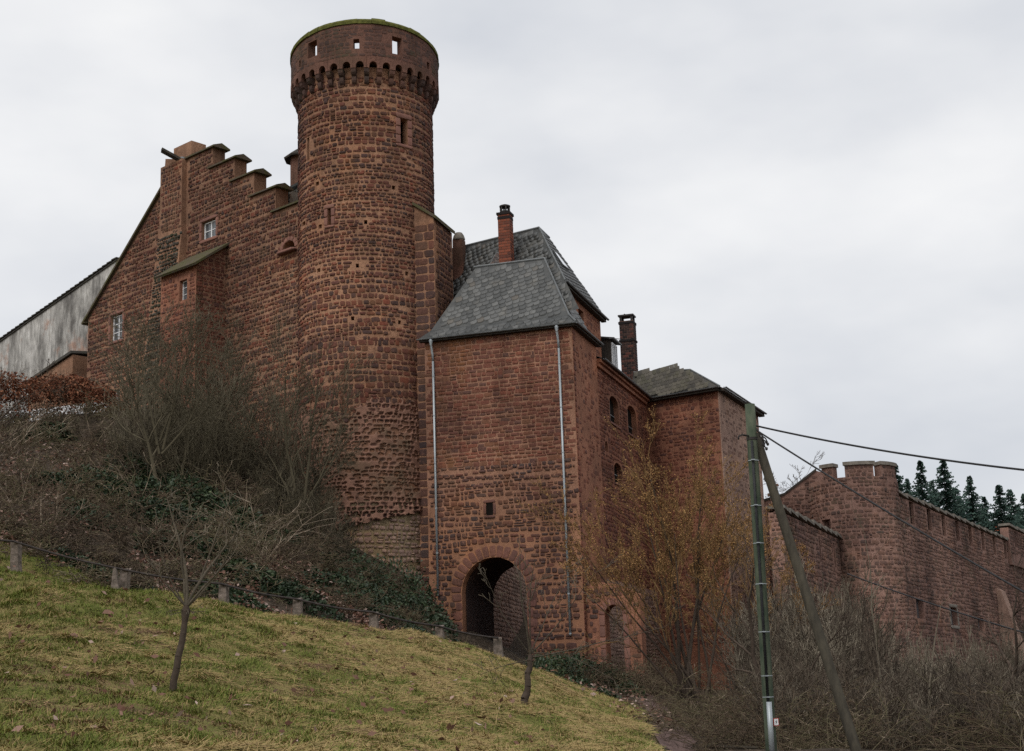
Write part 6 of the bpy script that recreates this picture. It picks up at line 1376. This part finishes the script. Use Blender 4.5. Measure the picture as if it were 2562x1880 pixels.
# ------------------------------------------------------------------ utility pole with brace, conduit and cables
PD = 27.0; pt_, pb_ = at(1876, 1012, PD), at(1931, 1900, PD); pb_.z = gz1(pb_.x, pb_.y) - .4; ax_ = (pt_ - pb_).normalized()
po = thing('utility_pole', (pb_.x, pb_.y, pb_.z + .4), 'mossy green wooden utility pole with slanting brace pole at right', 'utility pole')
b = MB(); b.tube([pb_.lerp(pt_, i / 8) for i in range(9)], [.105 - .01 * i / 8 for i in range(9)], 14); b.build('pole', M['pole wood'], po, True)
bj = at(1890, 1088, PD + .25); be = at(2148, 1895, PD - 1.0); be = bj + (be - bj) * 1.12; b = MB(); b.tube([be.lerp(bj, i / 6) for i in range(7)], [.1 - .012 * i / 6 for i in range(7)], 12); b.build('brace', M['brace wood'], po, True)
off_ = Vector((-.025, -.115, 0)); c0 = at(1882, 1100, PD); c1_ = at(1921, 1762, PD); b = MB()
ln = lambda y: pb_ + (pt_ - pb_) * ((at(1900, y, PD).z - pb_.z) / (pt_.z - pb_.z))
b.tube([ln(y) + off_ for y in (1105, 1300, 1500, 1760)], .026, 8); b.build('conduit', M['cable'], po, True)
b = MB(); b.tube([ln(y) + Vector((-.012, -.128, 0)) for y in (1757, 1900)], .05, 10); b.build('guard_tube', M['zinc'], po, True)
for y in (1153, 1266, 1360, 1462, 1582, 1692, 1745):
    p = ln(y); b = MB(); b.lathe(p, [(.09, -.008), (.107, -.008), (.107, .008), (.09, .008)], 14); b.box(Frame((p.x - .03, p.y - .15), (1, 0)), -.034, .034, p.z - .009, p.z + .009, -.03, .03); b.build('clip', M['zinc'], po)
# warning plate: white with a red edge and a dark flash
p = ln(1808) + Vector((.1, -.1, 0)); f_ = Frame((p.x, p.y), (1, .25)); b = MB(); b.box(f_, -.05, .055, p.z - .07, p.z + .07, -.006, .0)
q = Mat('red enamel', .4, .4); M['red enamel'] = q.noisy((.36, .05, .035), (.45, .07, .05), 8, bump=.05); pl = b.build('warning_plate', M['red enamel'], po)
b = MB(); b.box(f_, -.037, .042, p.z - .056, p.z + .056, .001, .004); b.build('plate_face', M['white paint'], pl)
b = MB(); b.add([f_.w(u, p.z + z_, .0065) for u, z_ in ((.016, .045), (-.018, .0), (.0, .002), (-.012, -.045), (.022, .008), (.004, .006))], [[0, 1, 2, 5], [2, 3, 4, 5]]); b.build('flash_mark', M['cable'], pl)
# strap, hook and coil of wire ends at the joint
p = ln(1098); b = MB(); b.lathe(p, [(.09, -.025), (.107, -.025), (.107, .025), (.09, .025)], 14); b.build('strap', M['iron'], po)
p = ln(1096); b = MB(); b.tube([p + Vector((-.07, -.07, .03)), p + Vector((-.2, -.12, .05)), p + Vector((-.27, -.13, .02)), p + Vector((-.28, -.13, -.04))], .018, 6); b.build('hook', M['iron'], po, True)
rnd = random.Random(2)
for k in range(5):
    p0 = at(1893 + 3 * k, 1072 + 5 * k, PD - .1); P = [p0]
    for j in range(4): P.append(P[-1] + Vector((rnd.uniform(-.01, .06), rnd.uniform(-.03, .03), rnd.uniform(-.11, -.02))))
    b = MB(); b.tube(P, .013, 5); b.lathe(P[-1], [(0, -.03), (.026, -.01), (.026, .03), (0, .04)], 8); b.build('wire_end', M['iron'], po, True)
def cable(label, p0, p1, sag, r):
    P = [p0.lerp(p1, i / 24) - Vector((0, 0, sag * 4 * (i / 24) * (1 - i / 24))) for i in range(25)]; b = MB(); b.tube(P, r, 7); o = b.build('overhead_cable', M['cable'], None, True); return tag(o, label, 'cable', 'cables of the utility pole')
a_ = at(1892, 1066, PD); cable('upper black cable running from the pole top to the right edge against the sky', a_, at(2720, 1192, 22), .10, .018)
a_ = at(1894, 1078, PD); cable('lower black cable dropping from the pole across the wall tower to the right edge', a_, at(2720, 1572, 22.5), .06, .017)
cable('thin distant cable crossing in front of the curtain wall windows', at(2120, 1436, 62), at(2640, 1606, 50), .1, .03)
